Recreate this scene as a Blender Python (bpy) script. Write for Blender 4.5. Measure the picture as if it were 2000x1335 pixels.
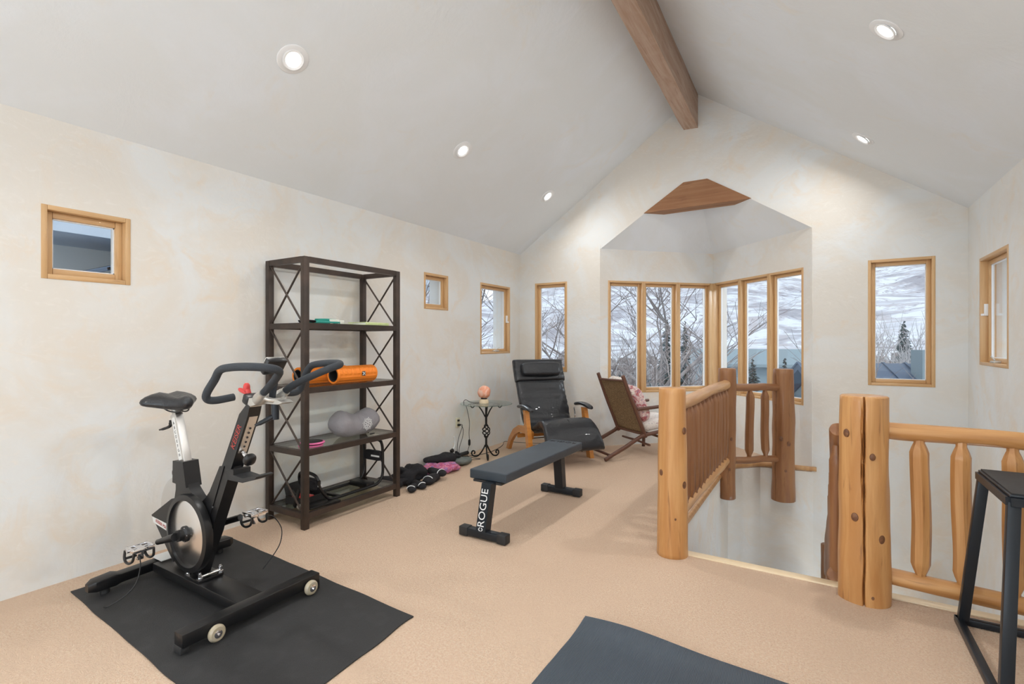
import bpy, bmesh, math, random
from mathutils import Vector, Matrix, noise, geometry
for o in list(bpy.data.objects): bpy.data.objects.remove(o)
S = bpy.context.scene
COL = S.collection
PI = math.pi
V = Vector
# ---------------------------------------------------------------- camera, world, exposure
TH = math.atan(601/985)
cam = bpy.data.cameras.new('camera'); cam.sensor_width = 36; cam.lens = 36*985/2000; cam.clip_start = .05; cam.clip_end = 3000
co = bpy.data.objects.new('camera', cam); COL.objects.link(co)
co.location = (0, 0, 1.36); co.rotation_euler = (PI/2, 0, TH); S.camera = co
S.view_settings.view_transform = 'Standard'; S.view_settings.look = 'None'
S.view_settings.exposure = 0.18; S.view_settings.gamma = 1; S.view_settings.use_curve_mapping = False
W = bpy.data.worlds.new('sky'); S.world = W; W.use_nodes = True
wn = W.node_tree.nodes; wl = W.node_tree.links
bg = wn['Background']
wtc = wn.new('ShaderNodeTexCoord'); wsep = wn.new('ShaderNodeSeparateXYZ'); wr = wn.new('ShaderNodeValToRGB')
wl.new(wtc.outputs['Generated'], wsep.inputs[0]); wl.new(wsep.outputs['Z'], wr.inputs[0]); wl.new(wr.outputs[0], bg.inputs[0])
wr.color_ramp.elements[0].color = (.93, .95, 1, 1); wr.color_ramp.elements[1].color = (.72, .84, 1, 1)
bg.inputs[1].default_value = 1.1
SUN = bpy.data.lights.new('sun', 'SUN'); SUN.energy = .9; SUN.angle = math.radians(12); SUN.color = (1, .97, .92)
so = bpy.data.objects.new('sun', SUN); COL.objects.link(so); so.rotation_euler = (math.radians(38), 0, math.radians(20))
CAN_W = 12.0      # watts of each recessed ceiling lamp
def fill_light(loc, rot, sx, sy, w):
    # added area lamp, out of view, filling the room with cool light
    d = bpy.data.lights.new('window_daylight', 'AREA'); d.shape = 'RECTANGLE'; d.size = sx; d.size_y = sy; d.energy = w; d.color = (.85, .935, 1)
    o = bpy.data.objects.new('window_daylight', d); COL.objects.link(o); o.location = loc; o.rotation_euler = rot
fill_light((-1.3, -2.92, 1.45), (math.radians(100), 0, 0), 3.8, 1.9, 80)
fill_light((-3.99, -.95, 1.5), (math.radians(90), 0, math.radians(-90)), 1.3, 1.2, 34)
fill_light((1.50, -.6, 1.5), (math.radians(90), 0, math.radians(90)), 2.0, 1.2, 16)
# added fill lamps: two high outside the nook, one low outside the stairwell
fill_light((-5.6, 7.4, 3.5), (math.radians(-68), 0, math.radians(85)), 2.2, 1.2, 110)
fill_light((3.1, 7.4, 3.5), (math.radians(-68), 0, math.radians(-85)), 2.2, 1.2, 110)
fill_light((1.50, 4.6, -1.9), (math.radians(105), 0, math.radians(90)), 1.3, 1.0, 55)
# ---------------------------------------------------------------- materials
def srgb(h):
    return tuple(((int(h[i:i+2], 16)/255+.055)/1.055)**2.4 if int(h[i:i+2], 16) > 10 else int(h[i:i+2], 16)/255/12.92 for i in (0, 2, 4))+(1,)
def mat(name, col, rough=.6, metal=0, bump=None, mix=None, spec=.5, trans=0, coat=0, alpha=1, sheen=0):
    """mix=(second colour, scale, lo, hi, stretch xyz) ; bump=(scale, strength, stretch xyz)"""
    m = bpy.data.materials.new(name); m.use_nodes = True
    n, l = m.node_tree.nodes, m.node_tree.links
    p = n['Principled BSDF']
    if isinstance(col, str): col = srgb(col)
    if len(col) == 3: col = (*col, 1)
    p.inputs['Base Color'].default_value = col; p.inputs['Roughness'].default_value = rough
    p.inputs['Metallic'].default_value = metal; p.inputs['Specular IOR Level'].default_value = spec
    p.inputs['Coat Weight'].default_value = coat
    tc = n.new('ShaderNodeTexCoord')
    def nz(scale, st, detail=4, rough_=.6, dist=0):
        mp = n.new('ShaderNodeMapping'); mp.inputs['Scale'].default_value = st
        l.new(tc.outputs['Object'], mp.inputs[0])
        t = n.new('ShaderNodeTexNoise'); t.inputs['Scale'].default_value = scale; t.inputs['Detail'].default_value = detail
        t.inputs['Roughness'].default_value = rough_; t.inputs['Distortion'].default_value = dist
        l.new(mp.outputs[0], t.inputs['Vector']); return t
    prev = None
    for mx in (mix or []):
        c2, sc, lo, hi, st = mx[:5]
        if isinstance(c2, str): c2 = srgb(c2)
        if len(c2) == 3: c2 = (*c2, 1)
        t = nz(sc, st, dist=mx[5] if len(mx) > 5 else 0)
        r = n.new('ShaderNodeMapRange'); r.inputs[1].default_value = lo; r.inputs[2].default_value = hi
        l.new(t.outputs[0], r.inputs[0])
        k = n.new('ShaderNodeMix'); k.data_type = 'RGBA'
        l.new(r.outputs[0], k.inputs['Factor'])
        if prev is None: k.inputs[6].default_value = col
        else: l.new(prev, k.inputs[6])
        k.inputs[7].default_value = c2; prev = k.outputs[2]
    if prev is not None: l.new(prev, p.inputs['Base Color'])
    pb = None
    for bp in (bump or []):
        sc, stg, st = bp[:3]
        t = nz(sc, st, detail=bp[3] if len(bp) > 3 else 3, dist=bp[4] if len(bp) > 4 else 0)
        b = n.new('ShaderNodeBump'); b.inputs['Strength'].default_value = stg; b.inputs['Distance'].default_value = .01
        l.new(t.outputs[0], b.inputs['Height'])
        if pb: l.new(pb, b.inputs['Normal'])
        pb = b.outputs[0]
    if pb: l.new(pb, p.inputs['Normal'])
    return m
A1 = (1, 1, 1)
M = {}
M['wall'] = mat('wall plaster', (.76, .725, .665), .85, bump=[(3.2, .5, A1, 6, 1.8), (30, .10, A1, 3)],
    mix=[((.77, .785, .78), 1.3, .42, .60, A1, .8), ((.78, .695, .59), 2.6, .55, .76, A1, 1.5), ((.81, .78, .73), 7, .55, .8, (1, 1, 2), 2)])
M['ceil'] = mat('ceiling plaster', (.78, .81, .825), .85, bump=[(2.6, .45, A1, 6, 1.8), (26, .08, A1, 3)],
    mix=[((.80, .84, .88), 1.1, .45, .65, A1, .8), ((.80, .78, .73), 2.2, .6, .82, A1, 1.5)])
M['carpet'] = mat('tan carpet', (.86, .615, .44), .95, spec=.1, bump=[(170, 1, A1, 2), (500, .6, A1, 2)],
    mix=[((.93, .73, .56), 90, .42, .62, A1), ((.64, .42, .27), 150, .55, .72, A1), ((.87, .64, .47), 1.2, .45, .65, A1)])
def wood(name, c1, c2, c3, rough=.45, st=(14, 14, .9), coat=.15):
    return mat(name, c1, rough, bump=[(3, .25, st, 4)], coat=coat, mix=[(c2, 1.2, .4, .62, st, .6), (c3, 2.6, .6, .78, st, .4), (c2, .9, .5, .8, (2, 2, .5), 1)])
M['log'] = wood('honey log', (.50, .235, .075), (.62, .335, .13), (.20, .07, .025), coat=.25)
M['logd'] = wood('brown log', (.25, .105, .04), (.32, .15, .06), (.11, .045, .02))
M['rail'] = wood('rail log', (.52, .27, .11), (.62, .36, .16), (.26, .12, .05))
M['knot'] = mat('wood knot', (.13, .055, .028), .5, mix=[((.25, .11, .045), 60, .4, .7, A1)])
M['pine'] = wood('pine trim', (.60, .36, .165), (.68, .44, .22), (.42, .22, .085), .4, (14, 14, .9))
M['pineh'] = wood('pine trim lying', (.60, .36, .165), (.68, .44, .22), (.42, .22, .085), .4, (.9, .9, 14))
M['nose'] = wood('pale nosing', (.78, .62, .40), (.85, .72, .52), (.68, .48, .28), .5, (.9, 14, 14))
M['beam'] = wood('old beam', (.42, .28, .20), (.52, .39, .31), (.22, .13, .09), .8, (14, 1, 14), 0)
M['beamh'] = wood('old beam lying', (.30, .14, .065), (.38, .20, .10), (.15, .065, .035), .7, (1, 14, 14), 0)
M['teak'] = wood('recliner wood', (.55, .20, .035), (.62, .26, .055), (.40, .13, .025), .3, (3, 3, 14), .4)
M['dkwood'] = wood('dark twig wood', (.11, .045, .027), (.16, .07, .042), (.06, .028, .02), .5)
M['bronze'] = mat('bronze metal', (.055, .043, .037), .45, .5, bump=[(90, .08, A1)], mix=[((.085, .06, .048), 6, .4, .7, A1)])
M['black'] = mat('black paint', (.010, .010, .011), .34, .1, bump=[(300, .05, A1)])
M['blackm'] = mat('matt black', (.02, .02, .021), .6)
M['iron'] = mat('wrought iron', (.012, .011, .011), .5, .4, bump=[(60, .3, A1)])
M['steelblk'] = mat('blue black steel', (.02, .025, .032), .35, .4)
M['rubber'] = mat('rubber foam grip', (.028, .034, .042), .75, bump=[(240, .25, A1)])
M['mat'] = mat('black rubber mat', (.022, .022, .023), .62, bump=[(260, .35, A1), (4, .15, A1)], mix=[((.034, .034, .035), 9, .5, .75, A1)])
M['pad'] = mat('bench vinyl', (.030, .042, .056), .45, bump=[(420, .35, A1)], mix=[((.040, .056, .075), 5, .4, .7, A1)])
M['leather'] = mat('black leather', (.011, .013, .017), .34, bump=[(9, .7, A1, 4, 1.2), (160, .2, A1)], coat=.25)
M['alu'] = mat('polished aluminium', (.80, .79, .78), .22, 1)
M['alub'] = mat('brushed aluminium', (.70, .69, .67), .33, 1, bump=[(40, .1, (1, 1, 14))])
M['chrome'] = mat('chrome', (.8, .8, .82), .12, 1)
M['silver'] = mat('silver paint', (.56, .54, .50), .35, .6)
M['white'] = mat('white paint', (.85, .86, .87), .5)
M['label'] = mat('pale decal', (.80, .80, .78), .4)
M['red'] = mat('red plastic', (.62, .05, .045), .35)
M['redd'] = mat('dull red decal', (.42, .05, .04), .5)
M['ink'] = mat('dark lettering', (.03, .03, .035), .6)
M['urethane'] = mat('cloudy wheel', (.46, .39, .26), .3, mix=[((.45, .40, .32), 30, .4, .7, A1)])
M['orange'] = mat('orange foam', (.92, .25, .02), .55, bump=[(120, .2, A1)])
M['darkin'] = mat('dark plastic core', (.008, .008, .009), .7)
M['greycl'] = mat('grey cotton', (.31, .30, .325), .9, bump=[(12, 1, A1, 3, 1.5), (200, .2, A1)])
M['pink'] = mat('pink rim', (.85, .18, .42), .5)
M['teal'] = mat('green latex band', (.015, .30, .24), .5)
M['lime'] = mat('lime booklet', (.62, .74, .30), .5, mix=[((.75, .82, .5), 20, .4, .7, A1)])
M['paper'] = mat('paper', (.82, .83, .74), .7)
M['blkcloth'] = mat('black cloth', (.014, .013, .016), .9, bump=[(50, .5, A1)])
M['scarf'] = mat('pink purple cloth', (.45, .08, .20), .85, bump=[(40, .4, A1)], mix=[((.35, .22, .50), 16, .45, .6, A1, 1), ((.70, .28, .33), 38, .5, .62, A1, 1), ((.12, .05, .20), 28, .6, .7, A1, 1)])
M['greyrub'] = mat('grey felt', (.16, .18, .17), .85, bump=[(60, .3, A1)])
M['salt'] = mat('pink salt', (.86, .36, .22), .35, bump=[(22, .6, A1, 4, 1)], mix=[((.93, .66, .54), 9, .45, .65, A1, 1.5), ((.95, .80, .70), 14, .6, .75, A1, 1)])
M['wicker'] = mat('woven cane', (.20, .125, .062), .8, bump=[(75, 1, (1, 1, 1))], mix=[((.33, .22, .11), 75, .45, .6, A1), ((.10, .06, .03), 110, .55, .7, A1)])
M['floral'] = mat('floral fabric', (.72, .52, .50), .9, bump=[(120, .3, A1)], mix=[((.45, .13, .14), 17, .5, .58, A1, .6), ((.22, .17, .28), 24, .58, .66, A1, .6), ((.82, .74, .66), 21, .55, .62, A1)])
M['paleflr'] = mat('pale floral fabric', (.78, .72, .66), .9, bump=[(120, .3, A1)], mix=[((.42, .36, .38), 60, .58, .66, A1, .4), ((.6, .3, .3), 40, .62, .7, A1, .4)])
M['stucco'] = mat('outside stucco', (.62, .60, .47), .9, bump=[(60, .3, A1)])
M['cream'] = mat('pale cream siding', (.90, .92, .88), .8)
M['slate'] = mat('blue grey soffit', (.62, .71, .80), .7, mix=[((.68, .76, .84), 3, .4, .6, A1)])
M['roofm'] = mat('blue metal roof', (.10, .14, .20), .5, .3)
M['tealh'] = mat('grey teal cladding', (.25, .32, .35), .8)
M['snow'] = mat('snowy ground', (.86, .88, .92), .9, mix=[((.40, .38, .38), .16, .5, .62, (1, 1, 1), 1), ((.62, .62, .65), .035, .42, .6, (1, 1, 3), .7), ((.30, .29, .29), .9, .58, .7, A1, 1)])
M['mount'] = mat('snowy mountain', (.74, .77, .82), .9, mix=[((.36, .35, .38), .018, .47, .58, (1, 1, 2), 1.3), ((.50, .48, .50), .07, .5, .60, (1, 1, 1.6), 1.5), ((.26, .24, .26), .16, .58, .68, (1, 1, 1.4), 1)])
M['bark'] = mat('grey bark', (.20, .175, .17), .9, mix=[((.34, .31, .30), 6, .4, .7, A1)])
M['aspen'] = mat('pale aspen bark', (.50, .49, .49), .9, mix=[((.22, .2, .2), 5, .55, .65, A1)])
M['fir'] = mat('fir needles', (.055, .085, .085), .9, mix=[((.10, .13, .14), 3, .4, .6, A1)])
M['cord'] = mat('black cord', (.012, .012, .012), .6)
M['clearp'] = mat('pale plastic', (.80, .85, .85), .2)
def emat(name, col, s):
    m = bpy.data.materials.new(name); m.use_nodes = True; n = m.node_tree.nodes; p = n['Principled BSDF']
    p.inputs['Base Color'].default_value = (*col, 1); p.inputs['Emission Color'].default_value = (*col, 1); p.inputs['Emission Strength'].default_value = s
    t = n.new('ShaderNodeTexNoise'); t.inputs['Scale'].default_value = 30
    return m
M['bulb'] = emat('lit bulb', (1, .96, .9), 6)
def glass(name, tint, glossy=.5):
    m = bpy.data.materials.new(name); m.use_nodes = True; n, l = m.node_tree.nodes, m.node_tree.links
    n.remove(n['Principled BSDF']); out = n['Material Output']
    t = n.new('ShaderNodeBsdfTransparent'); t.inputs[0].default_value = (*tint, 1)
    g = n.new('ShaderNodeBsdfGlossy'); g.inputs['Roughness'].default_value = .02
    fr = n.new('ShaderNodeLayerWeight'); fr.inputs[0].default_value = .5
    pw = n.new('ShaderNodeMath'); pw.operation = 'POWER'; pw.inputs[1].default_value = 4.5; l.new(fr.outputs['Facing'], pw.inputs[0])
    mu = n.new('ShaderNodeMath'); mu.operation = 'MULTIPLY_ADD'; mu.inputs[1].default_value = glossy; mu.inputs[2].default_value = .035
    l.new(pw.outputs[0], mu.inputs[0])
    x = n.new('ShaderNodeMixShader'); l.new(mu.outputs[0], x.inputs[0]); l.new(t.outputs[0], x.inputs[1]); l.new(g.outputs[0], x.inputs[2]); l.new(x.outputs[0], out.inputs[0])
    return m
M['glass'] = glass('window glass', (.97, .985, .99), .7)
M['shelfgl'] = glass('shelf glass', (.86, .90, .86), .8)
M['tabgl'] = glass('table glass', (.84, .93, .90), 1.0)
# ribbed yoga mat: wave bump
m = mat('ribbed grey mat', (.050, .068, .088), .36); M['mat2'] = m
n, l = m.node_tree.nodes, m.node_tree.links
tc = n.new('ShaderNodeTexCoord'); w = n.new('ShaderNodeTexWave'); w.inputs['Scale'].default_value = 55; w.bands_direction = 'X'
l.new(tc.outputs['Object'], w.inputs[0]); b = n.new('ShaderNodeBump'); b.inputs['Strength'].default_value = .5; b.inputs['Distance'].default_value = .004
l.new(w.outputs['Fac'], b.inputs['Height']); l.new(b.outputs[0], n['Principled BSDF'].inputs['Normal'])
# ---------------------------------------------------------------- mesh helpers
def RX(a): return Matrix.Rotation(a, 4, 'X')
def RY(a): return Matrix.Rotation(a, 4, 'Y')
def RZ(a): return Matrix.Rotation(a, 4, 'Z')
def T(*a): return Matrix.Translation(V(a[0]) if len(a) == 1 else V(a))
def align(p0, p1):
    p0 = V(p0); d = (V(p1)-p0)
    if abs(d.x)+abs(d.y) < 1e-6 and d.z > 0: return T(p0)
    return T(p0) @ d.to_track_quat('Z', 'Y').to_matrix().to_4x4()
class B:
    def __init__(s, off=(0, 0, 0)): s.bm = bmesh.new(); s.off = V(off)
    def add(s, vs, fs):
        v = [s.bm.verts.new(V(p)-s.off) for p in vs]
        for f in fs:
            try: s.bm.faces.new([v[i] for i in f])
            except ValueError: pass
        return s
    def box(s, c, size, R=None, bev=0, seg=2):
        x, y, z = (a/2 for a in size); c = V(c)
        t = bmesh.new(); bmesh.ops.create_cube(t, size=1)
        for v in t.verts: v.co = V((v.co.x*size[0], v.co.y*size[1], v.co.z*size[2]))
        if bev: bmesh.ops.bevel(t, geom=list(t.edges), offset=bev, segments=seg, profile=.5, affect='EDGES')
        return s.merge(t, T(c) @ (R or Matrix()))
    def lohi(s, a, b, bev=0):
        a, b = V(a), V(b); return s.box((a+b)/2, [abs(q) for q in (b-a)], bev=bev)
    def merge(s, t, X=Matrix()):
        t.verts.index_update()
        vs = [X @ v.co for v in t.verts]; fs = [[v.index for v in f.verts] for f in t.faces]; t.free()
        return s.add(vs, fs)
    def ring(s, rings, close_u=True, caps=True):
        n = len(rings[0]); vs = [p for r in rings for p in r]; fs = []
        for i in range(len(rings)-1):
            for j in range(n if close_u else n-1):
                k = (j+1) % n; fs.append((i*n+j, i*n+k, (i+1)*n+k, (i+1)*n+j))
        if caps: fs.append(tuple(range(n))[::-1]); fs.append(tuple(range((len(rings)-1)*n, len(rings)*n)))
        return s.add(vs, fs)
    def cyl(s, p0, p1, r0, r1=None, n=20, bev=0):
        r1 = r0 if r1 is None else r1; X = align(p0, p1); L = (V(p1)-V(p0)).length
        pr = [(r0, 0), (r1, L)] if not bev else [(r0-bev, 0), (r0, bev), (r1, L-bev), (r1-bev, L)]
        return s.ring([[X @ V((r*math.cos(2*PI*j/n), r*math.sin(2*PI*j/n), z)) for j in range(n)] for r, z in pr])
    def lathe(s, prof, X=Matrix(), n=28, caps=True):
        return s.ring([[X @ V((r*math.cos(2*PI*j/n), r*math.sin(2*PI*j/n), z)) for j in range(n)] for r, z in prof], caps=caps)
    def torus(s, X, R, r, n=32, m=10):
        vs = [X @ V(((R+r*math.cos(2*PI*j/m))*math.cos(2*PI*i/n), (R+r*math.cos(2*PI*j/m))*math.sin(2*PI*i/n), r*math.sin(2*PI*j/m))) for i in range(n) for j in range(m)]
        return s.add(vs, [(i*m+j, ((i+1) % n)*m+j, ((i+1) % n)*m+(j+1) % m, i*m+(j+1) % m) for i in range(n) for j in range(m)])
    def tube(s, pts, r, n=10, smooth=4, closed=False, flat=1):
        P = [V(p) for p in pts]
        if smooth:
            Q = []; N = len(P)
            for i in range(N if closed else N-1):
                g = (lambda k: P[k % N]) if closed else (lambda k: P[max(0, min(N-1, k))])
                a, b_, c, d = g(i-1), g(i), g(i+1), g(i+2)
                for k in range(smooth):
                    t = k/smooth
                    Q.append(.5*((2*b_)+(c-a)*t+(2*a-5*b_+4*c-d)*t*t+(3*b_-a-3*c+d)*t**3))
            if not closed: Q.append(P[-1])
            P = Q
        N = len(P); rings = []; up = None
        for i, p in enumerate(P):
            t = (P[(i+1) % N]-P[i-1]) if closed else (P[min(i+1, N-1)]-P[max(i-1, 0)])
            if t.length < 1e-9: t = V((0, 0, 1))
            t.normalize()
            if up is None: up = t.orthogonal().normalized()
            up = (up-t*up.dot(t)); up = up.normalized() if up.length > 1e-6 else t.orthogonal().normalized()
            sd = t.cross(up); rr = r[min(len(r)-1, int(i*len(r)/N))] if isinstance(r, (list, tuple)) else r
            rings.append([p+(up*math.cos(2*PI*j/n)+sd*math.sin(2*PI*j/n)*flat)*rr for j in range(n)])
        if closed: rings.append(rings[0])
        return s.ring(rings, caps=not closed)
    def prism(s, pts, y0, y1, X=Matrix()):
        """polygon in local x,z extruded along y"""
        n = len(pts); vs = [X @ V((p[0], y0, p[1])) for p in pts]+[X @ V((p[0], y1, p[1])) for p in pts]
        tri = geometry.tessellate_polygon([[V((p[0], p[1], 0)) for p in pts]])
        fs = [tuple(t) for t in tri]+[tuple(i+n for i in t)[::-1] for t in tri]+[(i, (i+1) % n, (i+1) % n+n, i+n) for i in range(n)]
        return s.add(vs, fs)
    def blob(s, c, size, e=.5, e2=None, X=None, n=24, m=14, nz=0, ns=6, seed=0):
        e2 = e if e2 is None else e2
        f = lambda q, k: math.copysign(abs(q)**k, q)
        X = (X or Matrix()); rings = []
        for i in range(m+1):
            ph = -PI/2+PI*i/m; ph = max(-PI/2+.02, min(PI/2-.02, ph)); r = []
            for j in range(n):
                a = 2*PI*j/n
                p = V((f(math.cos(ph), e)*f(math.cos(a), e2)*size[0]/2, f(math.cos(ph), e)*f(math.sin(a), e2)*size[1]/2, f(math.sin(ph), e)*size[2]/2))
                if nz: p += p.normalized()*noise.noise(p*ns+V((seed*7.3, seed, 0)))*nz
                r.append(T(V(c)) @ X @ p)
            rings.append(r)
        return s.ring(rings)
    def build(s, name, m, parent=None, X=None, smooth=True, ang=38, kind=None):
        bmesh.ops.remove_doubles(s.bm, verts=s.bm.verts, dist=1e-6)
        bmesh.ops.recalc_face_normals(s.bm, faces=s.bm.faces)
        me = bpy.data.meshes.new(name); s.bm.to_mesh(me); s.bm.free()
        if smooth:
            me.polygons.foreach_set('use_smooth', [True]*len(me.polygons)); me.set_sharp_from_angle(angle=math.radians(ang))
        me.materials.append(M[m] if isinstance(m, str) else m)
        o = bpy.data.objects.new(name, me); COL.objects.link(o)
        if X is not None: o.matrix_basis = X
        if parent: o.parent = parent
        if kind: o['kind'] = kind
        return o
def thing(name, label, cat, loc=(0, 0, 0), rz=0, group=None):
    o = bpy.data.objects.new(name, None); o.empty_display_size = .1; COL.objects.link(o)
    o.location = loc; o.rotation_euler = (0, 0, rz); o['label'] = label; o['category'] = cat
    if group: o['group'] = group
    return o
def tag(o, label, cat, group=None):
    o['label'] = label; o['category'] = cat
    if group: o['group'] = group
    return o
def dup(root, loc, rz, label, group=None):
    r = root.copy(); COL.objects.link(r); r.location = loc; r.rotation_euler = (0, 0, rz); r['label'] = label
    if group: r['group'] = group
    for ch in list(root.children):
        c = ch.copy(); COL.objects.link(c); c.parent = r
        for g in list(ch.children):
            d = g.copy(); COL.objects.link(d); d.parent = c
    return r
def text(name, s, size, X, m, parent, ext=.0006, sx=1, space=1):
    cu = bpy.data.curves.new(name, 'FONT'); cu.body = s; cu.size = size; cu.extrude = ext; cu.align_x = 'CENTER'; cu.align_y = 'CENTER'; cu.space_character = space
    cu.resolution_u = 3
    t = bpy.data.objects.new(name, cu); COL.objects.link(t)
    bpy.context.view_layer.update()
    me = bpy.data.meshes.new_from_object(t.evaluated_get(bpy.context.evaluated_depsgraph_get()))
    bpy.data.objects.remove(t)
    for v in me.vertices: v.co.x *= sx
    me.materials.clear(); me.materials.append(M[m])
    o = bpy.data.objects.new(name, me); COL.objects.link(o); o.matrix_basis = X; o.parent = parent
    return o
def frameM(x, y, z, o):
    """matrix whose local axes are the given vectors"""
    x, y, z = V(x).normalized(), V(y).normalized(), V(z).normalized()
    m_ = Matrix((x, y, z)).transposed().to_4x4(); return T(o) @ m_
def slab(name, o, U, Vv, N, outer, holes, thick, m, kind='structure', m2=None):
    """flat wall piece: outline in (u,v), holes, extruded thick along N"""
    o, U, Vv, N = V(o), V(U), V(Vv), V(N)
    polys = [outer]+holes; b_ = B(); flat = [p for pl in polys for p in pl]; n_ = len(flat)
    tri = geometry.tessellate_polygon([[V((p[0], p[1], 0)) for p in pl] for pl in polys])
    F = [o+U*p[0]+Vv*p[1] for p in flat]
    vs = F+[p+N*thick for p in F]; fs = [tuple(t) for t in tri]+[tuple(i+n_ for i in t) for t in tri]
    k = 0
    for pl in polys:
        L = len(pl)
        for i in range(L): a, c = k+i, k+(i+1) % L; fs.append((a, c, c+n_, a+n_))
        k += L
    b_.add(vs, fs)
    return b_.build(name, m, smooth=False, kind=kind)
def rect(a, b_, c, d): return [(a, b_), (c, b_), (c, d), (a, d)]
# ---------------------------------------------------------------- setting: shell
XL, XR, YB, YF = -3.67, 1.184, 6.24, -2.6
EZ, RX0, AZ = 2.61, -1.243, 4.297      # eave height, ridge x, apex height
WT = .28
NK = 7.43                               # far corner of the nook
# floor with stair opening
void = [(-.85, 3.36), (-.85, 5.886), (-.56, 6.19), (-.07, 6.24), (1.184, 6.24), (1.184, 3.36)]
fl = [(XL, YF), (XR, YF), (XR, 3.36)]+[(-.85, 3.36), (-.85, 5.886), (-.56, 6.19), (-.07, 6.24), (-1.26, NK), (-2.45, 6.24), (XL, 6.24)]
slab('floor', (0, 0, 0), (1, 0, 0), (0, 1, 0), (0, 0, -1), fl, [], .25, 'carpet')
# left wall
lw_holes = [(1.022, 1.713, 1.446, 2.125), (4.178, 1.722, 4.596, 2.121), (5.243, 1.205, 5.96, 2.117), (-1.6, .9, -.3, 2.1)]
slab('wall_left', (XL, 0, 0), (0, 1, 0), (0, 0, 1), (-1, 0, 0), [(YF, -.25), (YB+WT, -.25), (YB+WT, EZ+.25), (YF, EZ+.25)], [rect(*h) for h in lw_holes], WT, 'wall')
rw_holes = [(5.06, 1.163, 5.838, 2.08), (-1.6, .9, 0.4, 2.1), (3.9, -2.4, 5.3, -1.35)]
slab('wall_right', (XR, 0, 0), (0, 1, 0), (0, 0, 1), (1, 0, 0), [(YF, -2.9), (YB+WT, -2.9), (YB+WT, EZ+.25), (YF, EZ+.25)], [rect(*h) for h in rw_holes], WT, 'wall')
bk_holes = [(-3.427, .953, -2.93, 2.183), (.417, .924, .947, 2.186)]
def gz(x): return AZ-.695*abs(x-RX0)
bo = [(XL, -.25), (-2.455, -.25), (-2.455, 2.575), (-1.397, 3.276), (-1.128, 3.276), (-.07, 2.575), (-.07, -2.9), (XR, -2.9), (XR, gz(XR)+.12), (RX0, AZ+.12), (XL, gz(XL)+.12)]
slab('wall_back', (0, YB, 0), (1, 0, 0), (0, 0, 1), (0, 1, 0), bo, [rect(*h) for h in bk_holes], .2, 'wall')
fr_hole = (-3.2, .5, .6, 2.4)
slab('wall_front', (0, YF, 0), (1, 0, 0), (0, 0, 1), (0, -1, 0), [(XL, -.25), (XR, -.25), (XR, gz(XR)+.12), (RX0, AZ+.12), (XL, gz(XL)+.12)], [rect(*fr_hole)], WT, 'wall')
# sloping ceilings
cb = B()
for X0, X1 in ((XL, RX0), (RX0, XR)):
    a, c = gz(X0), gz(X1)
    vs = [(X0, YF, a), (X1, YF, c), (X1, YB+.01, c), (X0, YB+.01, a)]; vs += [(x, y, z+.2) for x, y, z in vs]
    cb.add(vs, [(0, 1, 2, 3), (7, 6, 5, 4), (0, 4, 5, 1), (1, 5, 6, 2), (2, 6, 7, 3), (3, 7, 4, 0)])
cb.build('ceiling', 'ceil', smooth=False, kind='structure')
# nook: two walls meeting in a right angle, windows, pyramid ceiling
r2 = math.sqrt(.5)
nl = [(.12, .685, 1.665, 2.17)]   # along-wall distances
Lw = (-1.26+2.455)/r2
slab('wall_nook_left', (-2.455, 6.235, 0), (r2, r2, 0), (0, 0, 1), (-r2, r2, 0), [(0, -.25), (Lw, -.25), (Lw, 2.62), (0, 2.62)], [rect(.113, .685, Lw-.03, 2.17)], .2, 'wall')
slab('wall_nook_right', (-.07, 6.235, 0), (-r2, r2, 0), (0, 0, 1), (r2, r2, 0), [(0, -.25), (Lw, -.25), (Lw, 2.62), (0, 2.62)], [rect(.113, .672, Lw-.03, 2.17)], .2, 'wall')
nb = B(); ap = (-1.26, 6.2, 3.42); A, C_, D_ = (-2.455, 6.24, 2.575), (-1.26, NK, 2.575), (-.065, 6.24, 2.575)
A, D_ = (-2.46, 6.2425, 2.572), (-.065, 6.2425, 2.572); C_ = (-1.2625, NK+.01, 2.572); ap = (-1.2625, 6.2425, 3.365)
up = lambda p: (p[0], p[1], p[2]+.15)
nb.add([A, C_, D_, ap, up(A), up(C_), up(D_), up(ap)], [(0, 1, 3), (1, 2, 3), (4, 5, 7), (5, 6, 7), (0, 1, 5, 4), (1, 2, 6, 5), (2, 3, 7, 6), (3, 0, 4, 7)])
nb.build('ceiling_nook', 'ceil', smooth=False, kind='structure')
# stairwell walls, below floor
wb = B()
wb.add([(-.852, 3.36, -2.9), (-.852, 5.886, -2.9), (-.852, 5.886, -.25), (-.852, 3.36, -.25), (-.95, 3.36, -2.9), (-1.0, 5.95, -2.9), (-1.0, 5.95, -.25), (-.95, 3.36, -.25)],
       [(0, 1, 2, 3), (4, 5, 6, 7), (0, 4, 7, 3), (1, 5, 6, 2), (3, 7, 6, 2), (0, 1, 5, 4)])
wb.build('wall_stair_left', 'wall', smooth=False, kind='structure')
wb = B(); q = [(-.85, 5.88), (-.56, 6.18), (-.06, 6.235), (-.06, 6.6), (-.7, 6.6), (-1.1, 6.05)]
wb.add([(x, y, -2.9) for x, y in q]+[(x, y, -.02) for x, y in q], [tuple(range(6))]+[tuple(range(6, 12))]+[(i, (i+1) % 6, (i+1) % 6+6, i+6) for i in range(6)])
wb.build('wall_stair_back', 'wall', smooth=False, kind='structure')
B().lohi((-.95, 3.16, -2.9), (XR, 3.34, -.26)).build('wall_stair_front', 'wall', smooth=False, kind='structure')
B().lohi((-1.0, 3.3, -3.0), (XR, 6.4, -2.9)).build('floor_lower', 'carpet', smooth=False, kind='structure')
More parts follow.
